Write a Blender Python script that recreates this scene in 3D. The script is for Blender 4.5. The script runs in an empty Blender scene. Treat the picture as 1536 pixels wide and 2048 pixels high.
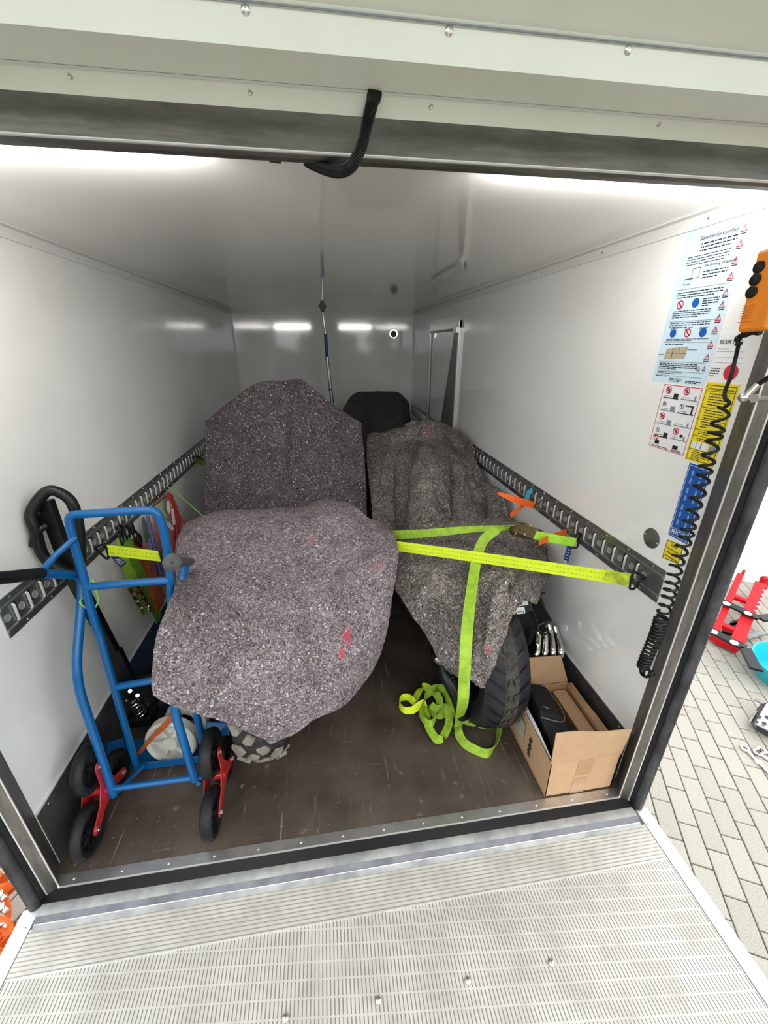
import bpy, bmesh, math, random
from mathutils import Vector, Matrix, noise
random.seed(7)
V = Vector
# ---------------------------------------------------------------- camera
CAM = V((0.9437, -0.9189, 1.5747))
FW = V((0.13139921, 0.91361853, -0.38475373))
RT = V((0.98988913, -0.14183762, 0.00126099))
UP = V((0.05342049, 0.38102923, 0.92301841))
F = 803.92
W, H, L = 2.0, 1.9086, 4.0347
GZ = -0.95
sc = bpy.context.scene
cd = bpy.data.cameras.new('camera'); cam = bpy.data.objects.new('camera', cd)
sc.collection.objects.link(cam); sc.camera = cam
cd.sensor_fit = 'HORIZONTAL'; cd.sensor_width = 36.0; cd.lens = 36.0 * F / 1536.0
cd.clip_start = 0.02; cd.clip_end = 200
m = Matrix((RT, UP, -FW)).transposed().to_4x4(); m.translation = CAM
cam.matrix_world = m
# ---------------------------------------------------------------- world, lights, exposure
sc.view_settings.view_transform = 'Standard'; sc.view_settings.look = 'None'
sc.view_settings.gamma = 1.0; sc.view_settings.use_curve_mapping = False
sc.view_settings.exposure = 1.33
wd = bpy.data.worlds.new('overcast_sky'); sc.world = wd; wd.use_nodes = True
wn = wd.node_tree.nodes; wl = wd.node_tree.links
bg = wn['Background']; bg.inputs['Color'].default_value = (0.94, 0.97, 1.0, 1); bg.inputs['Strength'].default_value = 1.0
def area(name, loc, rot, sx, sy, power, col=(1, 1, 1)):
    l = bpy.data.lights.new(name, 'AREA'); l.shape = 'RECTANGLE'; l.size = sx; l.size_y = sy; l.energy = power; l.color = col
    o = bpy.data.objects.new(name, l); sc.collection.objects.link(o); o.location = loc; o.rotation_euler = rot
    return o
sl = bpy.data.lights.new('soft_sun', 'SUN'); sl.energy = 0.5; sl.angle = 0.9; sl.color = (1, .97, .92)
so = bpy.data.objects.new('soft_sun', sl); sc.collection.objects.link(so); so.rotation_euler = (math.radians(38), math.radians(18), 0)
# unseen LED strips added behind the beam as interior fill and back-wall reflections
area('led_fill_light', (.385, .055, 1.885), (math.radians(78), 0, 0), .68, .03, 2.1, (1, .98, .95))
area('led_fill_light', (1.63, .055, 1.885), (math.radians(78), 0, 0), .64, .03, 1.4, (1, .98, .95))
# ---------------------------------------------------------------- helpers
def at(px, py, ax, v):
    """point where the sight line of a photo pixel meets the plane axis=v"""
    d = FW + RT * ((px - 768) / F) - UP * ((py - 1024) / F)
    i = 'xyz'.index(ax)
    return CAM + d * ((v - CAM[i]) / d[i])
def to_px(p):
    d = V(p) - CAM; z = d.dot(FW)
    if z <= 0.01: return None
    return 768 + F * d.dot(RT) / z, 1024 - F * d.dot(UP) / z
OFF = {}
MOD = {}
def link(o): sc.collection.objects.link(o); return o
def tag(o, label=None, cat=None, group=None, kind=None):
    if label: o['label'] = label
    if cat: o['category'] = cat
    if group: o['group'] = group
    if kind: o['kind'] = kind
    return o
def thing(name, loc, label, cat, group=None):
    o = bpy.data.objects.new(name, None); o.empty_display_size = .05; link(o); o.location = loc
    OFF[o] = V(loc); return tag(o, label, cat, group)
class MB:
    def __init__(s): s.v = []; s.f = []
    def add(s, vs, fs):
        b = len(s.v); s.v += [V(v) for v in vs]; s.f += [tuple(i + b for i in f) for f in fs]; return s
    def box(s, c, d, M=None):
        c = V(c); hx, hy, hz = d[0] / 2, d[1] / 2, d[2] / 2
        vs = [V((x, y, z)) for z in (-hz, hz) for y in (-hy, hy) for x in (-hx, hx)]
        if M is not None: vs = [M @ v for v in vs]
        return s.add([c + v for v in vs], [(0, 2, 3, 1), (4, 5, 7, 6), (0, 1, 5, 4), (2, 6, 7, 3), (0, 4, 6, 2), (1, 3, 7, 5)])
    def bx(s, a, b):
        a = V(a); b = V(b); return s.box((a + b) / 2, [abs(b[i] - a[i]) for i in range(3)])
    def bar(s, p0, p1, w, t, up=(0, 0, 1)):
        p0 = V(p0); p1 = V(p1); y = (p1 - p0); l = y.length; y.normalize(); x = y.cross(V(up)).normalized(); z = x.cross(y)
        return s.box((p0 + p1) / 2, (w, l, t), Matrix((x, y, z)).transposed())
    def tube(s, pts, r, n=10, closed=False, caps=True):
        pts = [V(p) for p in pts]; m = len(pts); b = len(s.v)
        T = []
        for i in range(m):
            if closed: t = pts[(i + 1) % m] - pts[i - 1]
            else: t = pts[min(i + 1, m - 1)] - pts[max(i - 1, 0)]
            T.append(t.normalized() if t.length > 1e-9 else V((0, 0, 1)))
        a = T[0].orthogonal().normalized(); fr = []
        for i in range(m):
            a = (a - T[i] * a.dot(T[i])).normalized(); fr.append((a.copy(), T[i].cross(a)))
        for i in range(m):
            ri = r[i] if isinstance(r, (list, tuple)) else r
            for k in range(n):
                t = 2 * math.pi * k / n; s.v.append(pts[i] + (fr[i][0] * math.cos(t) + fr[i][1] * math.sin(t)) * ri)
        for i in range(m if closed else m - 1):
            j = (i + 1) % m
            for k in range(n): s.f.append((b + i * n + k, b + i * n + (k + 1) % n, b + j * n + (k + 1) % n, b + j * n + k))
        if caps and not closed:
            s.f.append(tuple(b + k for k in reversed(range(n)))); s.f.append(tuple(b + (m - 1) * n + k for k in range(n)))
        return s
    def cyl(s, p0, p1, r, n=16, r2=None): return s.tube([p0, p1], [r, r if r2 is None else r2], n)
    def lathe(s, prof, c, axis, n=24, closed=False):
        """prof: list of (radius, offset along axis)"""
        c = V(c); ax = V(axis).normalized(); a = ax.orthogonal().normalized(); bb = ax.cross(a); b = len(s.v); m = len(prof)
        for r, h in prof:
            for k in range(n):
                t = 2 * math.pi * k / n; s.v.append(c + ax * h + (a * math.cos(t) + bb * math.sin(t)) * r)
        for i in range(m if closed else m - 1):
            j = (i + 1) % m
            for k in range(n): s.f.append((b + i * n + k, b + i * n + (k + 1) % n, b + j * n + (k + 1) % n, b + j * n + k))
        if not closed:
            s.f.append(tuple(b + k for k in reversed(range(n)))); s.f.append(tuple(b + (m - 1) * n + k for k in range(n)))
        return s
    def prism(s, poly, ax, a, b2):
        """2D polygon extruded along axis ax from a to b2; poly in the other two axes in order"""
        n = len(poly); i = 'xyz'.index(ax); o = [k for k in range(3) if k != i]; vs = []
        for h in (a, b2):
            for p in poly:
                v = [0, 0, 0]; v[i] = h; v[o[0]] = p[0]; v[o[1]] = p[1]; vs.append(v)
        fs = [tuple(range(n)), tuple(range(2 * n - 1, n - 1, -1))] + [(k, (k + 1) % n, n + (k + 1) % n, n + k) for k in range(n)]
        return s.add(vs, fs)
    def slab(s, poly3, nrm, t):
        """planar polygon in space given thickness t along nrm"""
        n = len(poly3); nn = V(nrm).normalized() * t
        vs = [V(p) for p in poly3] + [V(p) + nn for p in poly3]
        return s.add(vs, [tuple(range(n - 1, -1, -1)), tuple(range(n, 2 * n))] + [(k, (k + 1) % n, n + (k + 1) % n, n + k) for k in range(n)])
    def ribbon(s, pts, sides, w, t=.0016, closed=False):
        """flat strap; sides = direction of width at each point (or one)"""
        pts = [V(p) for p in pts]; m = len(pts); b = len(s.v)
        for i in range(m):
            T = (pts[min(i + 1, m - 1)] - pts[max(i - 1, 0)]).normalized()
            sd = V(sides[i] if isinstance(sides, list) else sides); sd = (sd - T * sd.dot(T))
            sd = sd.normalized() if sd.length > 1e-6 else T.orthogonal().normalized()
            n = T.cross(sd) * (t / 2); ww = (w[i] if isinstance(w, list) else w) / 2
            s.v += [pts[i] + sd * ww + n, pts[i] - sd * ww + n, pts[i] - sd * ww - n, pts[i] + sd * ww - n]
        for i in range(m - 1):
            for k in range(4): s.f.append((b + i * 4 + k, b + i * 4 + (k + 1) % 4, b + i * 4 + 4 + (k + 1) % 4, b + i * 4 + 4 + k))
        s.f.append((b + 3, b + 2, b + 1, b)); e = b + (m - 1) * 4; s.f.append((e, e + 1, e + 2, e + 3)); return s
    def ball(s, c, r, n=12, sq=(1, 1, 1)):
        c = V(c); b = len(s.v); m = n // 2
        s.v.append(c + V((0, 0, r * sq[2])))
        for i in range(1, m):
            p = math.pi * i / m
            for k in range(n):
                t = 2 * math.pi * k / n; s.v.append(c + V((math.sin(p) * math.cos(t) * r * sq[0], math.sin(p) * math.sin(t) * r * sq[1], math.cos(p) * r * sq[2])))
        s.v.append(c - V((0, 0, r * sq[2]))); e = len(s.v) - 1
        for k in range(n):
            s.f.append((b, b + 1 + k, b + 1 + (k + 1) % n)); s.f.append((e, b + 1 + (m - 2) * n + (k + 1) % n, b + 1 + (m - 2) * n + k))
        for i in range(m - 2):
            for k in range(n): s.f.append((b + 1 + i * n + k, b + 1 + (i + 1) * n + k, b + 1 + (i + 1) * n + (k + 1) % n, b + 1 + i * n + (k + 1) % n))
        return s
    def build(s, name, mat, parent=None, smooth=False, bev=0, label=None, kind=None, cat=None, group=None):
        off = V((0, 0, 0))
        if parent is not None: off = OFF.get(parent, V((0, 0, 0)))
        me = bpy.data.meshes.new(name); me.from_pydata([v - off for v in s.v], [], s.f); me.update()
        bm = bmesh.new(); bm.from_mesh(me); bmesh.ops.recalc_face_normals(bm, faces=bm.faces); bm.to_mesh(me); bm.free()
        if smooth:
            me.polygons.foreach_set('use_smooth', [True] * len(me.polygons))
            try: me.set_sharp_from_angle(angle=math.radians(40))
            except Exception: pass
        me.materials.append(mat); o = link(bpy.data.objects.new(name, me))
        if parent is not None: o.parent = parent; OFF[o] = off
        if bev:
            b = o.modifiers.new('bevel', 'BEVEL'); b.width = bev; b.segments = 2; b.limit_method = 'ANGLE'
        return tag(o, label, cat, group, kind)
def cat(pts, n=8, closed=False):
    """Catmull-Rom through points"""
    P = [V(p) for p in pts]; m = len(P); out = []
    for i in range(m if closed else m - 1):
        if closed: a, b, c, d = P[i - 1], P[i], P[(i + 1) % m], P[(i + 2) % m]
        else: a, b, c, d = P[max(i - 1, 0)], P[i], P[i + 1], P[min(i + 2, m - 1)]
        for k in range(n):
            t = k / n; out.append(.5 * ((2 * b) + (c - a) * t + (2 * a - 5 * b + 4 * c - d) * t * t + (3 * b - a - 3 * c + d) * t ** 3))
    if not closed: out.append(P[-1])
    return out
def fillet(pts, r, n=5):
    """polyline with rounded corners"""
    P = [V(p) for p in pts]; out = [P[0]]
    for i in range(1, len(P) - 1):
        a = (P[i - 1] - P[i]); b = (P[i + 1] - P[i]); rr = min(r, a.length * .45, b.length * .45)
        a = P[i] + a.normalized() * rr; b = P[i] + b.normalized() * rr
        for k in range(n + 1):
            t = k / n; out.append(a * (1 - t) ** 2 + P[i] * 2 * t * (1 - t) + b * t * t)
    out.append(P[-1]); return out
def text(s, size, loc, xd, yd, mat, parent, name='lettering', align='LEFT', ext=.0002, sx=1.0):
    cu = bpy.data.curves.new(name, 'FONT'); cu.body = s; cu.size = size; cu.align_x = align; cu.extrude = ext; cu.resolution_u = 2
    to = bpy.data.objects.new(name, cu); me = bpy.data.meshes.new_from_object(to); bpy.data.objects.remove(to)
    X = V(xd).normalized() * sx; Y = V(yd).normalized(); Z = X.cross(Y).normalized(); M = Matrix((X, Y, Z)).transposed().to_4x4(); M.translation = V(loc) - OFF.get(parent, V((0, 0, 0)))
    me.transform(M); me.materials.clear(); me.materials.append(mat); me.name = name
    o = link(bpy.data.objects.new(name, me)); o.parent = parent; return o
# ---------------------------------------------------------------- materials
def mat(name, col, rough=.5, metal=0, spec=.5, noise_amt=0, noise_scale=20, col2=None, bump=0, bump_scale=60, coat=0, stretch=None, alpha=None, trans=0):
    if name in MOD: return MOD[name]
    m = bpy.data.materials.new(name); m.use_nodes = True; N = m.node_tree.nodes; K = m.node_tree.links; b = N['Principled BSDF']
    b.inputs['Base Color'].default_value = (*col, 1); b.inputs['Roughness'].default_value = rough; b.inputs['Metallic'].default_value = metal
    b.inputs['Specular IOR Level'].default_value = spec; b.inputs['Coat Weight'].default_value = coat; b.inputs['Coat Roughness'].default_value = .04
    if trans: b.inputs['Transmission Weight'].default_value = trans
    tc = N.new('ShaderNodeTexCoord'); src = tc.outputs['Object']
    if stretch:
        mp = N.new('ShaderNodeMapping'); mp.inputs['Scale'].default_value = stretch; K.new(src, mp.inputs['Vector']); src = mp.outputs[0]
    if noise_amt or col2:
        n = N.new('ShaderNodeTexNoise'); n.inputs['Scale'].default_value = noise_scale; n.inputs['Detail'].default_value = 6; n.inputs['Roughness'].default_value = .65
        K.new(src, n.inputs['Vector']); mx = N.new('ShaderNodeMix'); mx.data_type = 'RGBA'
        cr = N.new('ShaderNodeValToRGB'); cr.color_ramp.elements[0].position = .38; cr.color_ramp.elements[1].position = .66
        K.new(n.outputs['Fac'], cr.inputs[0]); K.new(cr.outputs[0], mx.inputs[0])
        mx.inputs[6].default_value = (*col, 1); mx.inputs[7].default_value = (*(col2 or [c * (1 - noise_amt) for c in col]), 1); K.new(mx.outputs[2], b.inputs['Base Color'])
    if bump:
        n2 = N.new('ShaderNodeTexNoise'); n2.inputs['Scale'].default_value = bump_scale; n2.inputs['Detail'].default_value = 3
        K.new(src, n2.inputs['Vector']); bp = N.new('ShaderNodeBump'); bp.inputs['Strength'].default_value = bump; bp.inputs['Distance'].default_value = .01
        K.new(n2.outputs['Fac'], bp.inputs['Height']); K.new(bp.outputs[0], b.inputs['Normal'])
    MOD[name] = m; return m
M_wall = mat('white_gloss_panel', (.92, .92, .895), .08, spec=.8, coat=.35, bump=.012, bump_scale=2.2, noise_amt=.05, noise_scale=3)
M_ceil = mat('white_ceiling_panel', (.93, .905, .86), .07, spec=.9, coat=.9, bump=.008, bump_scale=2.0)
M_trim = mat('white_painted_trim', (.78, .78, .76), .3)
M_door = mat('cream_door_panel', (.90, .93, .80), .4, noise_amt=.05, noise_scale=5)
M_steel = mat('worn_steel_frame', (.22, .205, .185), .38, .75, noise_amt=.45, noise_scale=9, bump=.1, bump_scale=30, stretch=(4, 4, .8))
M_beam = mat('worn_steel_beam', (.21, .20, .18), .42, .8, noise_amt=.4, noise_scale=7, bump=.08, bump_scale=20, stretch=(.8, 4, 4))
M_dark = mat('black_seal_rubber', (.010, .010, .011), .6, spec=.25, noise_amt=-.8, noise_scale=30)
M_seal = mat('grey_worn_rubber', (.026, .026, .028), .5, spec=.35, noise_amt=-2.0, noise_scale=22, stretch=(1, 1, .5))
M_alu = mat('brushed_aluminium', (.62, .62, .61), .32, .9, noise_amt=.22, noise_scale=16)
M_alub = mat('bright_aluminium_edge', (.80, .80, .78), .3, .6)
M_galv = mat('galvanised_rail', (.34, .345, .34), .36, .85, noise_amt=.3, noise_scale=14)
M_rod = mat('polished_slot_bar', (.80, .79, .75), .35, .5)
M_kick = mat('dark_scuffed_kick_plate', (.13, .127, .124), .3, .45, noise_amt=.55, noise_scale=5, bump=.06, bump_scale=12)
M_screw = mat('zinc_screw', (.66, .64, .60), .3, .9)
M_black = mat('black_paint', (.007, .007, .008), .35, spec=.35)
M_blackr = mat('black_rubber', (.007, .007, .007), .5, spec=.3, noise_amt=-.9, noise_scale=26)
M_blackc = mat('black_cloth', (.007, .007, .008), .6, spec=.25, bump=.25, bump_scale=160)
M_blue = mat('blue_powder_coat', (.002, .105, .31), .28, spec=.45)
M_red = mat('red_paint', (.45, .018, .02), .3, coat=.4)
M_redo = mat('bright_red_paint', (.55, .006, .012), .5, spec=.2)
M_orange = mat('orange_plastic', (.90, .27, .015), .4, noise_amt=.12, noise_scale=40)
M_ostrap = mat('orange_webbing', (.88, .14, .01), .65, bump=.3, bump_scale=300)
M_ostrapd = mat('faded_orange_webbing', (.50, .10, .02), .7, noise_amt=.4, noise_scale=60)
M_rope_r = mat('red_rope', (.38, .02, .02), .7, noise_amt=.5, noise_scale=220)
M_rope_b = mat('blue_purple_rope', (.035, .03, .16), .7, col2=(.22, .2, .32), noise_scale=240)
M_rope_g = mat('green_rope', (.30, .55, .12), .7, noise_amt=.4, noise_scale=200)
M_brass = mat('yellow_zinc_ratchet', (.33, .25, .13), .35, .85, noise_amt=.5, noise_scale=60)
M_chrome = mat('chrome', (.78, .76, .72), .14, 1)
M_card = mat('cardboard', (.53, .335, .185), .75, noise_amt=.1, noise_scale=18, bump=.05, bump_scale=80)
M_cardi = mat('cardboard_inside', (.46, .28, .15), .8, noise_amt=.12, noise_scale=18)
M_tape = mat('brown_tape', (.43, .255, .13), .3)
M_white = mat('white_paper', (.82, .83, .84), .5)
M_ink = mat('black_ink', (.02, .02, .025), .5)
M_grey = mat('grey_plastic', (.055, .055, .056), .45)
M_nylon = mat('worn_white_nylon', (.66, .65, .58), .5, noise_amt=.22, noise_scale=14)
M_teal = mat('turquoise_plastic', (.01, .42, .50), .35)
M_navy = mat('navy_tag', (.02, .06, .30), .5)
M_cyan = mat('light_blue_webbing', (.06, .42, .62), .6)
M_ly = mat('yellow_sticker', (.88, .70, .03), .4)
M_lb = mat('pale_blue_sticker', (.62, .78, .88), .4)
M_db = mat('royal_blue_sticker', (.015, .10, .42), .35)
M_rd = mat('red_print', (.60, .03, .05), .5)
M_gr = mat('grey_print', (.25, .27, .3), .6)
M_hose = mat('black_corrugated_hose', (.008, .008, .008), .45, spec=.3)
M_wood = mat('pale_print_wood', (.45, .38, .25), .6)
# plywood floor with scratches
def floor_mat():
    m = mat('brown_phenolic_plywood', (.062, .046, .037), .45, spec=.35, noise_amt=.25, noise_scale=6, bump=.12, bump_scale=400)
    N = m.node_tree.nodes; K = m.node_tree.links; b = N['Principled BSDF']; tc = [n for n in N if n.type == 'TEX_COORD'][0]
    base = b.inputs['Base Color'].links[0].from_socket
    prev = base
    for (sx, sy, rz, th) in ((90, 4, .3, .70), (4, 80, .25, .715), (60, 3, -.9, .72), (26, 26, 0, .70), (50, 2.5, .05, .70), (60, 60, 0, .72)):
        mp = N.new('ShaderNodeMapping'); mp.inputs['Scale'].default_value = (sx, sy, 1); mp.inputs['Rotation'].default_value = (0, 0, rz)
        n = N.new('ShaderNodeTexNoise'); n.inputs['Scale'].default_value = 1.0; n.inputs['Detail'].default_value = 3
        r = N.new('ShaderNodeValToRGB'); r.color_ramp.elements[0].position = th - .04; r.color_ramp.elements[1].position = th + .04
        K.new(tc.outputs['Object'], mp.inputs['Vector']); K.new(mp.outputs[0], n.inputs['Vector']); K.new(n.outputs['Fac'], r.inputs[0])
        mx = N.new('ShaderNodeMix'); mx.data_type = 'RGBA'; K.new(r.outputs[0], mx.inputs[0]); K.new(prev, mx.inputs[6]); mx.inputs[7].default_value = (.19, .165, .14, 1)
        prev = mx.outputs[2]
    n = N.new('ShaderNodeTexNoise'); n.inputs['Scale'].default_value = 3.5; n.inputs['Detail'].default_value = 8; K.new(tc.outputs['Object'], n.inputs['Vector'])
    mx = N.new('ShaderNodeMix'); mx.data_type = 'RGBA'; r = N.new('ShaderNodeValToRGB'); r.color_ramp.elements[0].position = .4; r.color_ramp.elements[1].position = .75
    K.new(n.outputs['Fac'], r.inputs[0]); K.new(r.outputs[0], mx.inputs[0]); K.new(prev, mx.inputs[6]); mx.inputs[7].default_value = (.115, .090, .072, 1); K.new(mx.outputs[2], b.inputs['Base Color'])
    return m
M_floor = floor_mat()
# recycled felt: fibres of many colours
def felt(name, dark, light, s=95, stains=(), fl=1.0):
    m = bpy.data.materials.new(name); m.use_nodes = True; N = m.node_tree.nodes; K = m.node_tree.links; b = N['Principled BSDF']
    b.inputs['Roughness'].default_value = .95; b.inputs['Specular IOR Level'].default_value = .12
    tc = N.new('ShaderNodeTexCoord')
    w = N.new('ShaderNodeTexNoise'); w.inputs['Scale'].default_value = 14; w.inputs['Detail'].default_value = 2; K.new(tc.outputs['Object'], w.inputs['Vector'])
    ad = N.new('ShaderNodeVectorMath'); ad.operation = 'MULTIPLY_ADD'; K.new(w.outputs['Color'], ad.inputs[0]); ad.inputs[1].default_value = (.03, .03, .03); K.new(tc.outputs['Object'], ad.inputs[2])
    n1 = N.new('ShaderNodeTexNoise'); n1.inputs['Scale'].default_value = s; n1.inputs['Detail'].default_value = 3; n1.inputs['Roughness'].default_value = .8; n1.inputs['Distortion'].default_value = 1.6; K.new(ad.outputs[0], n1.inputs['Vector'])
    r1 = N.new('ShaderNodeValToRGB'); r1.color_ramp.elements[0].position = .33; r1.color_ramp.elements[1].position = .67
    e = r1.color_ramp.elements; e[0].color = (*[c * .35 for c in dark], 1); e[1].color = (*light, 1)
    x = e.new(.44); x.color = (*dark, 1); x = e.new(.56); x.color = (*[(a * .62 + c * .38) for a, c in zip(dark, light)], 1)
    nm_ = N.new('ShaderNodeTexNoise'); nm_.inputs['Scale'].default_value = 11; nm_.inputs['Detail'].default_value = 5; K.new(tc.outputs['Object'], nm_.inputs['Vector'])
    am = N.new('ShaderNodeMath'); am.operation = 'MULTIPLY_ADD'; K.new(nm_.outputs['Fac'], am.inputs[0]); am.inputs[1].default_value = .16; am.inputs[2].default_value = -.08
    a2 = N.new('ShaderNodeMath'); a2.operation = 'ADD'; K.new(n1.outputs['Fac'], a2.inputs[0]); K.new(am.outputs[0], a2.inputs[1])
    K.new(a2.outputs[0], r1.inputs[0]); prev = r1.outputs[0]
    def fleck(scale, th, col, amt=.85):
        nonlocal prev
        amt *= fl
        v = N.new('ShaderNodeTexVoronoi'); v.inputs['Scale'].default_value = scale; v.distance = 'EUCLIDEAN'; K.new(ad.outputs[0], v.inputs['Vector'])
        sp = N.new('ShaderNodeSeparateColor'); K.new(v.outputs['Color'], sp.inputs[0])
        g = N.new('ShaderNodeMath'); g.operation = 'GREATER_THAN'; K.new(sp.outputs[0], g.inputs[0]); g.inputs[1].default_value = th
        l = N.new('ShaderNodeMath'); l.operation = 'LESS_THAN'; K.new(v.outputs['Distance'], l.inputs[0]); l.inputs[1].default_value = .42
        q = N.new('ShaderNodeMath'); q.operation = 'MULTIPLY'; K.new(g.outputs[0], q.inputs[0]); K.new(l.outputs[0], q.inputs[1])
        q2 = N.new('ShaderNodeMath'); q2.operation = 'MULTIPLY'; K.new(q.outputs[0], q2.inputs[0]); q2.inputs[1].default_value = amt
        mx = N.new('ShaderNodeMix'); mx.data_type = 'RGBA'; K.new(q2.outputs[0], mx.inputs[0]); K.new(prev, mx.inputs[6]); mx.inputs[7].default_value = (*col, 1); prev = mx.outputs[2]
    fleck(150, .90, (.52, .49, .47), .7); fleck(170, .86, (.03, .03, .035), .8); fleck(160, .93, (.30, .14, .17), .6); fleck(170, .94, (.08, .10, .20), .6); fleck(110, .97, (.62, .59, .54), .8)
    # dye stains in the felt, each at its own place on the cloth
    n3 = N.new('ShaderNodeTexNoise'); n3.inputs['Scale'].default_value = 55; n3.inputs['Detail'].default_value = 3; K.new(tc.outputs['Object'], n3.inputs['Vector'])
    for pos, rad, col in stains:
        sb = N.new('ShaderNodeVectorMath'); sb.operation = 'SUBTRACT'; K.new(tc.outputs['Object'], sb.inputs[0]); sb.inputs[1].default_value = pos
        sc_ = N.new('ShaderNodeVectorMath'); sc_.operation = 'DIVIDE'; K.new(sb.outputs[0], sc_.inputs[0]); sc_.inputs[1].default_value = rad
        ln = N.new('ShaderNodeVectorMath'); ln.operation = 'LENGTH'; K.new(sc_.outputs[0], ln.inputs[0])
        su = N.new('ShaderNodeMath'); su.operation = 'SUBTRACT'; K.new(n3.outputs['Fac'], su.inputs[0]); K.new(ln.outputs['Value'], su.inputs[1])
        r3 = N.new('ShaderNodeMapRange'); r3.inputs['From Min'].default_value = -.45; r3.inputs['From Max'].default_value = .25; r3.inputs['To Max'].default_value = .8; K.new(su.outputs[0], r3.inputs['Value'])
        mx = N.new('ShaderNodeMix'); mx.data_type = 'RGBA'; K.new(r3.outputs[0], mx.inputs[0]); K.new(prev, mx.inputs[6]); mx.inputs[7].default_value = (*col, 1); prev = mx.outputs[2]
    K.new(prev, b.inputs['Base Color'])
    bp = N.new('ShaderNodeBump'); bp.inputs['Strength'].default_value = .55; bp.inputs['Distance'].default_value = .004; K.new(n1.outputs['Fac'], bp.inputs['Height']); K.new(bp.outputs[0], b.inputs['Normal'])
    return m
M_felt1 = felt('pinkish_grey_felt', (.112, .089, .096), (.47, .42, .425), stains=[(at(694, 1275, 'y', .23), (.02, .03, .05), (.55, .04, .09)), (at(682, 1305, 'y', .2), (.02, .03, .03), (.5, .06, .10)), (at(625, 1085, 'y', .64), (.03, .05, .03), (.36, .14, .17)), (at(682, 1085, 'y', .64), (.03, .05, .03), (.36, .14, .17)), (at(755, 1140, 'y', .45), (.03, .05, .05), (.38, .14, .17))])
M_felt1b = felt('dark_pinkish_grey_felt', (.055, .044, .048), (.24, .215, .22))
M_felt2 = felt('brown_grey_felt', (.080, .070, .066), (.44, .40, .36), 90, stains=[(at(975, 1283, 'y', .12), (.016, .03, .02), (.6, .02, .05)), (at(978, 1300, 'y', .11), (.014, .03, .02), (.6, .02, .05)), (at(976, 1193, 'y', .3), (.012, .03, .012), (.04, .06, .35)), (at(1022, 1167, 'y', .34), (.012, .03, .012), (.6, .6, .05)), (at(960, 1180, 'y', .3), (.012, .04, .04), (.7, .68, .64)), (at(853, 862, 'y', 1.9), (.03, .08, .02), (.4, .05, .08)), (at(833, 972, 'y', 1.3), (.012, .05, .012), (.4, .04, .06))])
M_felt3 = felt('dark_grey_felt', (.045, .043, .045), (.12, .115, .115), 110, fl=.15)
# yellow webbing with stitch lines; the lines run along the strap through a UV made when the ribbon is built
def webbing(name, col, dirt=.25):
    return mat(name, col, .6, noise_amt=dirt, noise_scale=35, bump=.25, bump_scale=350)
M_yel = webbing('fluorescent_yellow_webbing', (.70, .88, .02), .10)
M_yeg = webbing('soiled_green_yellow_webbing', (.33, .54, .03), .35)
M_ste = mat('stitching', (.30, .42, .03), .8)
# ramp aluminium: fine grooves
def ramp_mat(name, axis, pitch, gap_axis=None, gap=None, gc=(.20, .19, .17)):
    m = mat(name, (.60, .585, .54), .48, .2, noise_amt=.14, noise_scale=9, col2=(.46, .445, .40))
    N = m.node_tree.nodes; K = m.node_tree.links; b = N['Principled BSDF']; tc = [n for n in N if n.type == 'TEX_COORD'][0]
    base = b.inputs['Base Color'].links[0].from_socket; se = N.new('ShaderNodeSeparateXYZ'); K.new(tc.outputs['Object'], se.inputs[0])
    def saw(ax, p, w, offs=None):
        d = N.new('ShaderNodeMath'); d.operation = 'DIVIDE'; K.new(se.outputs[ax], d.inputs[0]); d.inputs[1].default_value = p
        if offs is not None:
            a = N.new('ShaderNodeMath'); a.operation = 'ADD'; K.new(d.outputs[0], a.inputs[0]); K.new(offs, a.inputs[1]); d = a
        fr = N.new('ShaderNodeMath'); fr.operation = 'FRACT'; K.new(d.outputs[0], fr.inputs[0])
        l = N.new('ShaderNodeMath'); l.operation = 'LESS_THAN'; K.new(fr.outputs[0], l.inputs[0]); l.inputs[1].default_value = w; return l.outputs[0], d.outputs[0]
    g, dv = saw(axis, pitch, .27)
    if gap_axis is not None:
        ms = N.new('ShaderNodeMath'); ms.operation = 'MULTIPLY'; K.new(se.outputs[0], ms.inputs[0]); ms.inputs[1].default_value = 3.0
        g2, _ = saw(gap_axis, gap, .88, ms.outputs[0]); q = N.new('ShaderNodeMath'); q.operation = 'MULTIPLY'; K.new(g, q.inputs[0]); K.new(g2, q.inputs[1]); g = q.outputs[0]
    mx = N.new('ShaderNodeMix'); mx.data_type = 'RGBA'; K.new(g, mx.inputs[0]); K.new(base, mx.inputs[6]); mx.inputs[7].default_value = (*gc, 1); K.new(mx.outputs[2], b.inputs['Base Color'])
    bp = N.new('ShaderNodeBump'); bp.invert = True; bp.inputs['Strength'].default_value = .3; bp.inputs['Distance'].default_value = .002; K.new(g, bp.inputs['Height']); K.new(bp.outputs[0], b.inputs['Normal'])
    return m
M_ramp = ramp_mat('ribbed_aluminium_lengthwise', 0, .0105, 1, .034)
M_ramp2 = ramp_mat('ribbed_aluminium_crosswise', 1, .0102, gc=(.30, .285, .25))
M_paver = mat('speckled_concrete_paver', (.50, .475, .41), .9, spec=.2, noise_amt=.35, noise_scale=200, bump=.3, bump_scale=300)
M_paver2 = mat('warm_concrete_paver', (.475, .45, .385), .9, spec=.2, noise_amt=.38, noise_scale=180, bump=.3, bump_scale=300)
M_joint = mat('sandy_joint', (.13, .115, .09), .95, noise_amt=.3, noise_scale=60)
M_hedge = mat('hedge_green', (.05, .11, .02), .9, noise_amt=.5, noise_scale=6)
M_facade = mat('grey_render_facade', (.30, .29, .27), .9)
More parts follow.
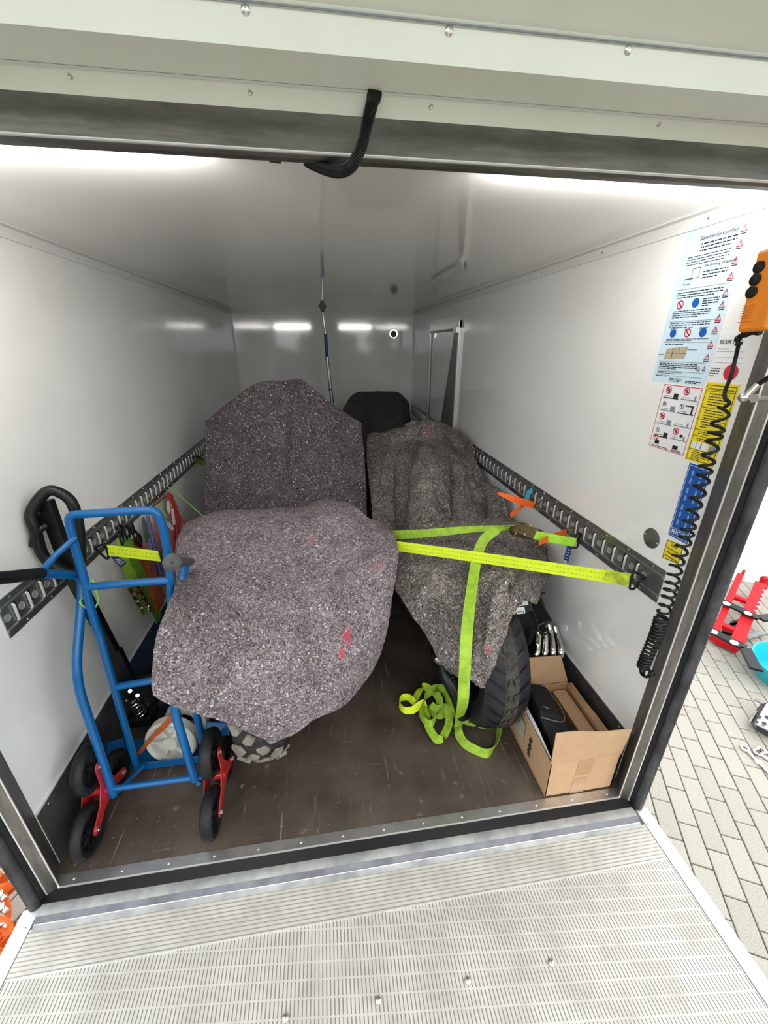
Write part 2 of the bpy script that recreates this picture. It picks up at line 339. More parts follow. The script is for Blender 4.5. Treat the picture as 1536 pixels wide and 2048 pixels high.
# ================================================================ STRUCTURE
def struct(name, mb, mt, bev=0, smooth=False): return mb.build(name, mt, None, smooth, bev, kind='structure')
floor = struct('floor', MB().bx((-.03, -.036, -.03), (W + .03, L, 0)), M_floor)
wall_left = struct('wall_left', MB().bx((-.05, 0, -.03), (0, L + .05, H + .05)), M_wall)
wall_right = struct('wall_right', MB().bx((W, 0, -.03), (W + .05, L + .05, H + .05)), M_wall)
wall_back = struct('wall_back', MB().bx((0, L, -.03), (W, L + .05, H + .05)), M_wall)
ceiling = struct('ceiling', MB().bx((0, -.045, H), (W, L, H + .05)), M_ceil)
# kick plates
kb = struct('baseboard_left', MB().bx((0.0005, .002, 0), (.004, L, .241)), M_kick)
MB().bx((0.0005, .002, .241), (.006, L, .246)).build('edge_strip', M_alub, kb, label='light sealed top edge')
kr = struct('baseboard_right', MB().bx((W - .004, .002, 0), (W - .0005, L, .241)), M_kick)
MB().bx((W - .006, .002, .241), (W - .0005, L, .246)).build('edge_strip', M_alub, kr, label='light sealed top edge')
def screws(parent, pts, nrm, r=.005, h=.002, mt=None, name='screw'):
    first = None
    for i, p in enumerate(pts):
        if first is None:
            p0 = V(p); first = MB().lathe([(r, 0), (r, h * .4), (r * .6, h), (.0004, h * .75)], p, nrm, 10).build(name, mt or M_screw, parent, True)
        else:
            c = first.copy(); link(c); c.parent = parent; c.location = V(p) - p0
for b_, x, n in ((kb, .004, (1, 0, 0)), (kr, W - .004, (-1, 0, 0))):
    screws(b_, [(x, .05 + .28 * i, .222) for i in range(8)], n, .0045)
# ceiling trims (white aluminium angles)
t1 = struct('trim_1', MB().bx((0, 0, H - .036), (.004, L, H)).bx((.004, 0, H - .004), (.03, L, H)).bx((.004, 0, H - .036), (.007, L, H - .032)), M_trim)
t2 = struct('trim_2', MB().bx((W - .004, 0, H - .036), (W, L, H)).bx((W - .03, 0, H - .004), (W - .004, L, H)).bx((W - .007, 0, H - .036), (W - .004, L, H - .032)), M_trim)
t3 = struct('trim_3', MB().bx((0, L - .004, H - .04), (W, L, H)).bx((0, L - .03, H - .004), (W, L - .004, H)).bx((0, L - .007, H - .04), (W, L - .004, H - .036)), M_trim)
screws(t1, [(.004, .1 + .5 * i, H - .018) for i in range(8)], (1, 0, 0), .004)
screws(t2, [(W - .004, .25 + .45 * i, H - .018) for i in range(8)], (-1, 0, 0), .004)
screws(t3, [(.3 + .46 * i, L - .004, H - .02) for i in range(4)], (0, -1, 0), .004)
t4 = struct('trim_4', MB().bx((0, L - .012, 0), (.012, L, H - .04)), M_trim)
t5 = struct('trim_5', MB().bx((W - .012, L - .012, 0), (W, L, H - .04)), M_trim)
# ---------------- rear door frame
def jamb(name, mx, x0):
    f = (lambda x: x) if not mx else (lambda x: W - x)
    P = [(-.035, .0), (.0, .0), (.006, -.012), (.036, -.066), (.034, -.071), (.011, -.084), (-.035, -.084)]
    o = struct(name, MB().prism([(f(x), y) for x, y in P], 'z', -.02, 1.935), M_steel)
    MB().tube([(f(.0355), -.069, -.0), (f(.0355), -.069, 1.86)], .0024, 8).build('bright_edge', M_alub, o, True)
    MB().tube([(f(.010), -.0845, -.0), (f(.010), -.0845, 1.88)], .0022, 8).build('bright_edge', M_alub, o, True)
    MB().prism([(f(x), y) for x, y in [(-.03, -.084), (.006, -.0845), (.002, -.094), (-.008, -.098), (-.03, -.098)]], 'z', -.02, 1.93).build('recess', M_dark, o)
    pr = [(-.028, -.096)] + [(-.016 + .0155 * math.cos(a), -.104 + .0145 * math.sin(a)) for a in [math.radians(t) for t in range(40, -200, -24)]]
    MB().prism([(f(x), y) for x, y in pr], 'z', -.012, 1.93).build('door_seal', M_seal, o, True)
    return o
jl = jamb('trim_6', False, 0); jr = jamb('trim_7', True, 0)
beam = struct('trim_8', MB().prism([(-.07, 1.94), (-.07, 1.867), (-.068, 1.8635), (-.062, 1.8605), (-.050, 1.859), (-.046, 1.861), (-.046, 1.94)], 'x', -.04, W + .04), M_beam)
MB().tube([(-.03, -.0700, 1.8665), (W + .03, -.0700, 1.8665)], .0024, 8).build('bright_edge', M_alub, beam, True)  # highlight along the beam's lower edge, put in as a bright tube
# sill
sill = struct('trim_9', MB().bx((.0, -.071, -.03), (W, -.036, .0015)), M_alu)
sx0 = at(430, 1706, 'z', 0).x; sx1 = at(998, 1620, 'z', 0).x
stp = (sx1 - sx0) / 7
screws(sill, [(sx0 + stp * i, -.052, .0015) for i in range(-4, 12) if .06 < sx0 + stp * i < W - .05], (0, 0, 1), .0046)
MB().bx((.034, -.0735, -.01), (W - .034, -.0695, .0045)).build('bright_edge', M_alub, sill)
MB().prism([(-.0735, -.03), (-.0735, .001), (-.108, -.006), (-.108, -.03)], 'x', -.01, W + .01).build('black_facing', M_black, sill)
bump = struct('trim_10', MB().prism([(-.104, -.006), (-.118, -.001), (-.135, -.004), (-.150, -.013), (-.166, -.0185), (-.166, -.028), (-.104, -.03)], 'x', .008, W - .012), mat('grey_rubber_bumper', (.23, .235, .24), .42, noise_amt=.45, noise_scale=8, col2=(.42, .43, .41)), smooth=True)
MB().prism([(-.1365, -.0035), (-.1502, -.0118), (-.1502, -.0125), (-.1365, -.0045)], 'x', .01, W - .014).build('dark_lip', mat('blue_grey_rubber', (.085, .09, .105), .4, noise_amt=-1.0, noise_scale=9), bump)
MB().tube([(.01, -.151, -.0125), (W - .014, -.153, -.0125)], .0014, 6).build('light_rib', M_alub, bump)
# ---------------- side door on the right wall
d1 = struct('door_1', MB().bx((W - .012, 2.36, .0), (W - .002, 3.13, 1.68)), M_wall)
mb = MB().bx((W - .02, 2.302, 0), (W, 2.332, 1.745)); mb.build('frame_post', M_alub, d1, bev=.002)
MB().bx((W - .02, 3.16, 0), (W, 3.19, 1.745)).build('frame_post', M_alub, d1, bev=.002)
MB().bx((W - .024, 2.302, 1.69), (W, 3.19, 1.745)).build('frame_header', M_alub, d1, bev=.002)
MB().bx((W - .03, 2.40, 1.672), (W - .01, 3.17, 1.69)).build('rubber_seal', M_black, d1)
MB().bx((W - .04, 2.31, 1.655), (W - .008, 2.40, 1.70)).build('latch_block', M_alub, d1, bev=.004)
MB().slab([(W - .0125, 2.335, 1.66), (W - .0125, 2.44, 1.66), (W - .0125, 2.80, .60), (W - .0125, 2.335, .60)], (-1, 0, 0), .002).build('painted_reflection', mat('grey_reflection_tone', (.16, .16, .155), .35), d1)  # dark reflection on the door leaf, put in as a grey panel
MB().bx((W - .018, 3.10, .02), (W - .01, 3.13, 1.66)).build('leaf_edge', M_galv, d1)
# ---------------- overhead door, swung up
BZ = 1.9165
C = at(768, 119, 'z', BZ); D = at(768, 35, 'y', C.y - .006)
n_ = V((0, .0, 0))
prof = [(-.12, 1.897), (-.145, BZ), (C.y, BZ), (D.y, D.z)]
E_ = (D.y - 1.5, D.z + .62)
prof2 = prof + [(D.y - .004, D.z + .004), E_, (E_[0], E_[1] + .05), (D.y + .02, D.z + .06), (-.09, 1.99), (-.115, 1.899)]
od = thing('overhead_door', (1, -.12, 1.95), 'cream white rear door panel swung up above the opening with riveted edge profile', 'door')
MB().prism(prof2, 'x', -.08, W + .08).build('door_panel', M_door, od)
MB().tube([(-.07, D.y - .003, D.z - .0005), (W + .07, D.y - .003, D.z - .0005)], .0012, 6).build('panel_joint', M_gr, od)
MB().bx((-.07, -.147, BZ - .003), (W + .07, -.1445, BZ - .0005)).build('edge_lip', M_trim, od)
cd_n = V((0, -(D.z - C.z), (D.y - C.y))).normalized()
if cd_n.dot(CAM - C) < 0: cd_n = -cd_n
def on_plane(px, py, p, n):
    d = FW + RT * ((px - 768) / F) - UP * ((py - 1024) / F); return CAM + d * ((p - CAM).dot(n) / d.dot(n))
screws(od, [on_plane(px, py, C, cd_n) for px, py in ((-60, -38), (491, 19), (898, 62), (1256, 100), (1600, 136))], cd_n, .0055, .0025, name='rivet')
abn = V((0, -(BZ - 1.897), -.025)).normalized()
screws(od, [on_plane(px, py, V((0, -.12, 1.897)), abn) for px, py in ((140, 152), (500, 185), (862, 213), (1318, 249))], abn, .0035, .0015, name='rivet')
# ---------------- tail-lift platform
RZ = -.02
rp = thing('tail_lift_platform', (1, -.8, RZ), 'ribbed aluminium tail-lift platform lowered level with the truck floor', 'platform')
MB().bx((.001, -.262, RZ - .03), (W + .004, -.158, RZ)).build('cross_ribbed_strip', M_ramp2, rp)
MB().bx((.001, -1.75, RZ - .03), (W + .004, -.262, RZ - .0015)).build('ribbed_deck', M_ramp, rp)
MB().bx((.001, -.2645, RZ - .01), (W + .004, -.2605, RZ + .0008)).build('weld_line', M_alub, rp)
for nm, xa, xb in (('l', -.047, -.002), ('r', W + .007, W + .052)):
    mb = MB().bx((xa, -1.75, RZ - .035), (xb, -.108, RZ + .001))
    for k in range(3): mb.bx((xa + .009 + k * .012, -1.75, RZ), (xa + .0105 + k * .012, -.108, RZ + .0022))
    mb.build('edge_profile', mat('bright_anodised_edge', (.86, .86, .86), .3, .3, noise_amt=.1, noise_scale=30, stretch=(8, .6, 8)), rp)
screws(rp, [at(1450.5, 1873.6, 'z', RZ + .003), at(1296, 1648, 'z', RZ + .003), at(49, 1857, 'z', RZ + .003)], (0, 0, 1), .004)
r0 = None
for px, py in ((571, 2037), (757, 2001), (936, 1962), (1103, 1926)):
    p = at(px, py, 'z', RZ)
    if r0 is None:
        r0 = MB().lathe([(.0092, 0), (.0088, .003), (.006, .0058), (.0002, .0072)], p, (0, 0, 1), 16).build('dome_rivet', M_screw, rp, True); rp0 = p
    else:
        c = r0.copy(); link(c); c.parent = rp; c.location = p - rp0
# ---------------- ground and pavers
gr = struct('ground', MB().bx((-30, -30, GZ - .1), (30, 30, GZ - .012)), M_joint)
e1 = V((-.4377, -.8991, 0)); e2 = V((.8991, -.4377, 0)); A0 = V((3.936, 1.136, 0))
cells = []
for j in range(-70, 45):
    for i in range(-70, 60):
        c = A0 + e2 * (.1045 * (j + .5)) + e1 * (.2105 * (i + .5 + (.5 if j % 2 else 0)))
        if -.1 < c.x < W + .1 and c.y > -1.8 and c.y < L + .1: continue
        q = to_px((c.x, c.y, GZ))
        if not q or not (-40 < q[0] < 1580 and 1000 < q[1] < 2120): continue
        if c.x < 1: 
            if q[0] > 120: continue
        elif q[0] < 1250: continue
        cells.append(((V((c.x, c.y, GZ)) - CAM).length, c))
cells.sort(key=lambda t: t[0])
pav = MB(); 
def paver_mesh(seed):
    r = random.Random(seed); hx, hy = .1022 , .0492; h = .05; b = .003
    vs = [(-hx, -hy, -h), (hx, -hy, -h), (hx, hy, -h), (-hx, hy, -h), (-hx, -hy, -b), (hx, -hy, -b), (hx, hy, -b), (-hx, hy, -b), (-hx + b, -hy + b, 0), (hx - b, -hy + b, 0), (hx - b, hy - b, 0), (-hx + b, hy - b, 0)]
    vs = [e1 * v[0] + e2 * v[1] + V((0, 0, v[2] + r.uniform(-.0006, .0006))) for v in vs]
    fs = [(0, 1, 5, 4), (1, 2, 6, 5), (2, 3, 7, 6), (3, 0, 4, 7), (4, 5, 9, 8), (5, 6, 10, 9), (6, 7, 11, 10), (7, 4, 8, 11), (8, 9, 10, 11)]
    return vs, fs
pm = []
for k in range(4):
    vs, fs = paver_mesh(k); me = bpy.data.meshes.new('paver'); me.from_pydata(vs, [], fs); me.update(); me.materials.append([M_paver, M_paver2][k % 2]); pm.append(me)
for n, (d, c) in enumerate(cells):
    dz = random.uniform(-.0015, .0015)
    if n < 300:
        o = link(bpy.data.objects.new('paver', random.choice(pm))); o.parent = gr; o.location = (c.x, c.y, GZ + dz)
    else:
        vs, fs = paver_mesh(n % 4); pav.add([V((c.x, c.y, GZ + dz)) + v for v in vs], fs)
if pav.f: pav.build('far_pavers', M_paver, gr, kind='stuff')
# paving beyond the modelled stones
# ---------------- hedge and building behind the photographer (seen only as reflections)
hd = MB()
for i in range(60):
    x = -14 + i * .5; hd.ball((x, -13 + random.uniform(-.3, .3), 0), .9 + random.uniform(-.1, .1), 10, (.7, .7, 1.55 + random.uniform(-.10, .10)))
tag(hd.build('hedge', M_hedge), 'green hedge along the yard behind the photographer', 'hedge')

tt = thing('tree', (1.2, -10.5, GZ), 'leafy green tree in front of the hedge behind the photographer', 'tree')
MB().cyl((1.2, -10.5, GZ), (1.2, -10.5, 2.2), .16, 12).build('trunk', mat('bark', (.12, .08, .05), .9), tt, True)
mb = MB()
for i in range(26): mb.ball((1.2 + random.uniform(-1.0, 1.0), -10.5 + random.uniform(-.9, .9), 2.6 + random.uniform(-1.1, 1.6)), random.uniform(.35, .6), 8)
mb.build('crown', mat('leaves_green', (.10, .22, .03), .8, noise_amt=.5, noise_scale=8), tt, kind='stuff')
# ================================================================ E-TRACK RAILS
def rail(nm, x, s, y0, y1, ystart, label):
    """x wall plane, s = +1 rail faces +x (left wall) or -1"""
    t = thing(nm, (x, y0, .784), label, 'rail', 'steel load-securing rails on the side walls')
    z0, z1 = .784, .904
    P = [(0, z0), (0, z1), (.003, z1), (.003, z1 - .017), (.009, z1 - .021), (.009, z1 - .026), (.004, z1 - .030), (.004, z0 + .030), (.009, z0 + .026), (.009, z0 + .021), (.003, z0 + .017), (.003, z0)]
    MB().prism([(x + s * a, b) for a, b in P], 'y', y0, y1).build('rail_plate', M_galv, t)
    MB().bx((x, y0 - .001, z0), (x + s * .0042, y0 + (.075 if s < 0 else .06), z1)).build('end_plate', M_galv, t, bev=.001)
    n = int((y1 - ystart) / .0606)
    sl = MB(); b0 = h0 = None
    for i in range(n):
        y = ystart + i * .0606
        sl.bx((x + s * .0035, y + .004, .815), (x + s * .0046, y + .015, .874))
        if b0 is None:
            b0 = MB().tube([(x + s * .005, y, .816), (x + s * .009, y, .820), (x + s * .009, y, .869), (x + s * .005, y, .873)], .0042, 8).build('slot_bar', M_rod, t, True)
            h0 = MB().lathe([(.0125, 0), (.0125, .0012), (.0108, .0016), (.0102, .0004), (.0002, .0006)], (x + s * .0041, y - .030, .845), (s, 0, 0), 14).build('round_hole', mat('dull_hole_light', (.36, .36, .35), .4, .3), t, True)
        else:
            for o in (b0, h0):
                c = o.copy(); link(c); c.parent = t; c.location = (0, i * .0606, 0)
    sl.build('slots', M_black, t, kind='stuff')
    sc = MB()
    k = 0
    while y0 + .05 + k * .12 < y1:
        for z in (z0 + .009, z1 - .009): sc.lathe([(.0042, 0), (.0035, .0016), (.0003, .002)], (x + s * .003, y0 + .05 + k * .12 + (.03 if z < .85 else 0), z), (s, 0, 0), 8)
        k += 1
    sc.build('rivets', M_screw, t, kind='stuff', smooth=True)
    return t
rail('cargo_rail', 0, 1, .164, L - .02, .208, 'galvanised slotted cargo rail on the left wall, hung with straps and ropes')
ra = rail('cargo_rail', W, -1, .057, 2.29, .162, 'galvanised slotted cargo rail on the right wall, nearer length ending by the coiled cable')
ra = rail('cargo_rail', W - .012, -1, 2.34, 3.12, 2.38, 'short slotted cargo rail across the side door leaf')
ra = rail('cargo_rail', W, -1, 3.20, L - .02, 3.26, 'short dark cargo rail in the far right corner beyond the side door')
# ================================================================ BLANKETS
def cr(a, b, c, d, t): return .5 * ((2 * b) + (c - a) * t + (2 * a - 5 * b + 4 * c - d) * t * t + (3 * b - a - 3 * c + d) * t ** 3)
def blanket(name, rows, mt, label, group, n=14, amp=.004, folds=(), seed=0, thick=.006):
    G = [[at(x, y, 'y', d) for x, y, d in r] for r in rows]
    G = [[p if p.x < 1.93 else at(rows[i][j][0], rows[i][j][1], 'x', 1.93) for j, p in enumerate(r)] for i, r in enumerate(G)]; R = len(G); Cn = len(G[0])
    def colp(row): 
        o = []
        for j in range(Cn - 1):
            for k in range(n): o.append(cr(row[max(j - 1, 0)], row[j], row[j + 1], row[min(j + 2, Cn - 1)], k / n))
        o.append(row[-1]); return o
    G2 = [colp(r) for r in G]; out = []
    for i in range(R - 1):
        for k in range(n):
            a, b, c, d = G2[max(i - 1, 0)], G2[i], G2[i + 1], G2[min(i + 2, R - 1)]
            out.append([cr(a[j], b[j], c[j], d[j], k / n) for j in range(len(b))])
    out.append(G2[-1]); nr, nc = len(out), len(out[0])
    me_v = []
    for i in range(nr):
        for j in range(nc):
            p = out[i][j]
            du = out[i][min(j + 1, nc - 1)] - out[i][max(j - 1, 0)]; dv = out[min(i + 1, nr - 1)][j] - out[max(i - 1, 0)][j]
            nn = du.cross(dv); nn = nn.normalized() if nn.length > 1e-9 else V((0, -1, 0))
            if nn.dot(CAM - p) < 0: nn = -nn
            e = noise.noise(p * 7 + V((seed, 0, 0))) * amp * 1.5 + noise.noise(p * 17 + V((0, seed, 0))) * amp * .7 + noise.noise(V((p.x * 5, p.y * 5, p.z * 1.6)) + V((seed * 3, 0, 9))) * amp * 1.5
            u, w = i / (nr - 1), j / (nc - 1)
            for (u0, w0, u1, w1, wd_, a) in folds:
                t = max(0, min(1, ((u - u0) * (u1 - u0) + (w - w0) * (w1 - w0)) / ((u1 - u0) ** 2 + (w1 - w0) ** 2)))
                dd = math.hypot(u - u0 - t * (u1 - u0), w - w0 - t * (w1 - w0)) / wd_
                e += a * math.exp(-dd * dd) * (math.sin(math.pi * (.12 + .76 * t)))
            jag = V((noise.noise(p * 60), 0, noise.noise(p * 60 + V((5, 5, 5))))) * .0016 if i in (0, nr - 1) or j in (0, nc - 1) else V((0, 0, 0))
            me_v.append(p + nn * e + jag)
    fs = [(i * nc + j, i * nc + j + 1, (i + 1) * nc + j + 1, (i + 1) * nc + j) for i in range(nr - 1) for j in range(nc - 1)]
    mb = MB(); mb.add(me_v, fs); o = mb.build(name, mt, None, True, label=label, cat='blanket', group=group)
    s = o.modifiers.new('thickness', 'SOLIDIFY'); s.thickness = thick; s.offset = -1 if True else 1
    return o
GB = 'recycled felt moving blankets over the motorcycles'
back1 = [
 [(412, 880, 1.95), (458, 860, 1.9), (515, 850, 1.85), (565, 845, 1.85), (612, 850, 1.85), (665, 862, 1.9), (722, 886, 1.95)],
 [(411, 846, 1.66), (458, 808, 1.62), (515, 772, 1.58), (565, 768, 1.57), (610, 770, 1.58), (663, 810, 1.62), (722, 848, 1.66)],
 [(410, 856, 1.60), (458, 822, 1.56), (515, 786, 1.53), (565, 782, 1.51), (610, 784, 1.53), (664, 824, 1.56), (723, 858, 1.60)],
 [(410, 905, 1.54), (458, 885, 1.50), (515, 865, 1.47), (566, 862, 1.44), (612, 862, 1.47), (668, 888, 1.50), (728, 908, 1.56)],
 [(409, 970, 1.48), (458, 960, 1.45), (515, 950, 1.42), (567, 945, 1.39), (615, 945, 1.43), (672, 955, 1.44), (732, 975, 1.5)],
 [(406, 1042, 1.40), (455, 1035, 1.38), (515, 1028, 1.36), (567, 1022, 1.34), (618, 1020, 1.36), (676, 1024, 1.38), (736, 1064, 1.42)],
 [(404, 1090, 1.36), (455, 1090, 1.34), (515, 1085, 1.32), (567, 1080, 1.32), (618, 1080, 1.33), (676, 1080, 1.35), (738, 1112, 1.38)]]
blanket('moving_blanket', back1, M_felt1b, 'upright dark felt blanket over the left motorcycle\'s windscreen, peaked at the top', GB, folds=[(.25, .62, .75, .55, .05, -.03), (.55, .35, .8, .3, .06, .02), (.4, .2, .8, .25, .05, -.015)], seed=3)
front1 = [
 [(392, 1046, 1.30), (440, 1032, 1.30), (500, 1030, 1.29), (560, 1026, 1.28), (610, 1022, 1.28), (655, 1010, 1.28), (702, 1030, 1.30), (738, 1064, 1.32)],
 [(376, 1044, 1.02), (432, 1024, 1.00), (500, 1020, 1.0), (560, 1017, 1.0), (610, 1013, 1.0), (655, 999, 1.0), (705, 1016, 1.02), (744, 1058, 1.04)],
 [(354, 1076, .80), (420, 1048, .80), (490, 1045, .80), (560, 1042, .80), (620, 1036, .80), (680, 1024, .80), (738, 1045, .80), (784, 1062, .76)],
 [(350, 1110, .64), (410, 1090, .64), (485, 1088, .64), (560, 1084, .64), (630, 1078, .64), (690, 1072, .64), (745, 1078, .62), (795, 1092, .54)],
 [(352, 1152, .40), (402, 1142, .46), (480, 1140, .48), (560, 1138, .48), (635, 1134, .48), (700, 1128, .48), (752, 1122, .46), (796, 1118, .46)],
 [(345, 1197, .16), (395, 1200, .25), (475, 1205, .31), (558, 1205, .31), (640, 1200, .31), (705, 1190, .33), (757, 1180, .36), (789, 1168, .40)],
 [(313, 1275, .07), (380, 1285, .10), (470, 1290, .17), (556, 1290, .17), (645, 1285, .20), (708, 1270, .24), (755, 1255, .29), (779, 1237, .34)],
 [(303, 1355, .04), (365, 1370, .05), (460, 1390, .09), (552, 1400, .085), (640, 1375, .12), (702, 1345, .17), (740, 1320, .23), (763, 1300, .28)],
 [(307, 1388, .03), (360, 1416, .035), (455, 1444, .06), (551, 1484, .055), (628, 1440, .10), (685, 1414, .14), (720, 1380, .19), (745, 1345, .24)]]
blanket('moving_blanket', front1, M_felt1, 'large light felt blanket draped over the left motorcycle\'s tail, pointed hem at the bottom', GB, folds=[(.55, .44, .98, .52, .035, .016), (.6, .53, .95, .6, .03, -.012), (.3, .12, .8, .2, .05, .01), (.45, .75, .8, .85, .06, -.012), (.1, .8, .4, .93, .03, .018)], seed=8)
front2 = [
 [(742, 905, 2.5), (790, 900, 2.45), (830, 893, 2.4), (870, 895, 2.4), (905, 905, 2.4), (945, 925, 2.45)],
 [(735, 870, 2.1), (786, 862, 2.06), (828, 845, 2.02), (862, 843, 2.0), (905, 856, 2.02), (941, 890, 2.08)],
 [(733, 895, 1.95), (788, 892, 1.9), (830, 880, 1.85), (868, 878, 1.84), (912, 890, 1.86), (952, 920, 1.95)],
 [(736, 950, 1.72), (785, 945, 1.66), (822, 920, 1.55), (872, 915, 1.52), (925, 925, 1.58), (972, 960, 1.72)],
 [(742, 1005, 1.55), (785, 1000, 1.5), (815, 970, 1.36), (868, 965, 1.3), (930, 975, 1.34), (1004, 985, 1.45)],
 [(745, 1050, 1.42), (785, 1045, 1.36), (815, 1020, 1.2), (868, 1015, 1.14), (935, 1020, 1.14), (1016, 1025, 1.2)],
 [(748, 1100, 1.3), (790, 1090, 1.22), (820, 1062, 1.1), (870, 1052, 1.06), (940, 1050, 1.04), (1028, 1062, 1.04)],
 [(752, 1150, 1.2), (795, 1140, 1.12), (825, 1100, 1.02), (875, 1085, 1.0), (945, 1080, .98), (1032, 1100, .96)]]
blanket('moving_blanket', front2, M_felt2, 'brown-grey felt blanket over the right motorcycle\'s handlebar and seat', GB, folds=[
    (.22, .42, .72, .30, .055, -.075), (.30, .50, .70, .55, .12, .045), (.40, .72, .86, .74, .018, -.06), (.46, .80, .88, .82, .022, .045), (.48, .88, .88, .885, .014, -.06),
    (.52, .94, .86, .95, .02, .035), (.62, .62, .80, .72, .02, -.05), (.68, .55, .86, .64, .03, .04), (.15, .25, .55, .12, .05, .035), (.28, .20, .8, .18, .03, -.035)], seed=15, amp=.011)
tail2 = [
 [(800, 1072, .98), (832, 1062, .98), (880, 1052, .96), (930, 1048, .96), (975, 1044, .95), (1010, 1050, .93), (1045, 1068, .92), (1085, 1092, .90)],
 [(797, 1066, .86), (835, 1056, .86), (885, 1048, .85), (935, 1044, .85), (985, 1038, .84), (1028, 1046, .82), (1064, 1070, .80), (1092, 1096, .78)],
 [(790, 1100, .72), (835, 1095, .70), (890, 1092, .68), (940, 1088, .67), (990, 1080, .66), (1040, 1090, .65), (1078, 1112, .64), (1103, 1136, .63)],
 [(787, 1140, .60), (835, 1135, .56), (890, 1135, .54), (940, 1130, .52), (990, 1122, .48), (1037, 1130, .44), (1074, 1148, .43), (1097, 1160, .46)],
 [(790, 1178, .50), (835, 1180, .44), (885, 1182, .40), (935, 1175, .36), (982, 1162, .34), (1022, 1158, .30), (1049, 1181, .28), (1065, 1209, .27)],
 [(798, 1190, .47), (840, 1194, .41), (887, 1198, .37), (934, 1192, .33), (978, 1180, .30), (1012, 1174, .28), (1031, 1172, .28), (1037, 1173, .28)],
 [(808, 1206, .42), (845, 1216, .36), (890, 1222, .31), (932, 1222, .29), (970, 1214, .26), (1004, 1208, .24), (1028, 1204, .24), (1042, 1200, .25)],
 [(832, 1242, .33), (864, 1256, .28), (895, 1266, .22), (930, 1270, .20), (960, 1264, .19), (988, 1252, .19), (1008, 1242, .20), (1024, 1231, .21)],
 [(868, 1298, .22), (885, 1300, .18), (905, 1308, .14), (930, 1318, .12), (955, 1318, .11), (975, 1310, .11), (990, 1302, .12), (1004, 1292, .13)],
 [(905, 1338, .14), (918, 1345, .12), (930, 1352, .10), (945, 1362, .09), (958, 1372, .09), (968, 1370, .09), (978, 1354, .09), (990, 1330, .10)]]
blanket('moving_blanket', tail2, M_felt2, 'crumpled felt blanket hanging over the right motorcycle\'s tail with ragged pointed hem', GB, folds=[(.45, .35, .9, .5, .035, -.045), (.35, .72, .62, .80, .03, -.055), (.3, .3, .55, .12, .06, .03), (.5, .6, .95, .7, .05, .024), (.55, .2, .85, .35, .04, .03), (.25, .5, .5, .9, .05, .024)], seed=22, amp=.011)
back3 = [
 [(690, 850, 3.75), (710, 820, 3.75), (745, 805, 3.75), (775, 805, 3.75), (805, 815, 3.75), (822, 850, 3.75)],
 [(684, 826, 3.3), (706, 790, 3.35), (742, 784, 3.4), (775, 784, 3.4), (800, 788, 3.4), (818, 808, 3.35)],
 [(682, 832, 3.22), (708, 800, 3.28), (742, 794, 3.3), (775, 794, 3.3), (800, 798, 3.28), (817, 816, 3.25)],
 [(679, 850, 3.12), (706, 835, 3.15), (742, 826, 3.1), (775, 824, 3.08), (806, 832, 3.1), (820, 855, 3.15)],
 [(676, 890, 3.0), (706, 880, 3.0), (742, 872, 2.9), (778, 868, 2.85), (812, 878, 2.9), (826, 895, 3.0)],
 [(676, 930, 2.95), (706, 925, 2.92), (742, 920, 2.8), (780, 915, 2.7), (815, 925, 2.75), (830, 935, 2.9)],
 [(676, 1040, 2.95), (706, 1040, 2.92), (742, 1040, 2.8), (780, 1040, 2.7), (815, 1040, 2.75), (830, 1040, 2.9)]]
blanket('moving_blanket', back3, M_felt3, 'dark charcoal blanket over the load in the far right corner', GB, folds=[(.3, .3, .9, .35, .05, -.03)], seed=31)
# ================================================================ MOTORCYCLES BENEATH
def wheel_parts(t, c, r, w, tread, knob=False):
    c = V(c); n = 48
    a = [(r - .105, -w * .42), (r - .06, -w * .5), (r - .03, -w * .49), (r - .012, -w * .36), (r - .002, -w * .16), (r, 0), (r - .002, w * .16), (r - .012, w * .36), (r - .03, w * .49), (r - .06, w * .5), (r - .105, w * .42)]
    MB().lathe(a, c, (1, 0, 0), n, closed=True).build('tyre', tread, t, True)
    MB().lathe([(r - .10, -w * .40), (r - .125, -w * .30), (r - .135, 0), (r - .125, w * .30), (r - .10, w * .40), (r - .115, 0)], c, (1, 0, 0), 32, closed=True).build('rim', M_black, t, True)
    mb = MB()
    for k in range(10):
        an = 2 * math.pi * k / 10; d = V((0, math.cos(an), math.sin(an))); mb.bar(c + d * .03, c + d * (r - .12), .018, .014, (1, 0, 0))
    mb.cyl(c - V((w * .45, 0, 0)), c + V((w * .45, 0, 0)), .032, 16); mb.build('hub_and_spokes', M_black, t, True)
    MB().lathe([(.115, -.002), (.115, .002), (.085, .002), (.085, -.002)], c + V((-w * .42, 0, 0)), (1, 0, 0), 32, closed=True).build('brake_disc', M_chrome, t, True)
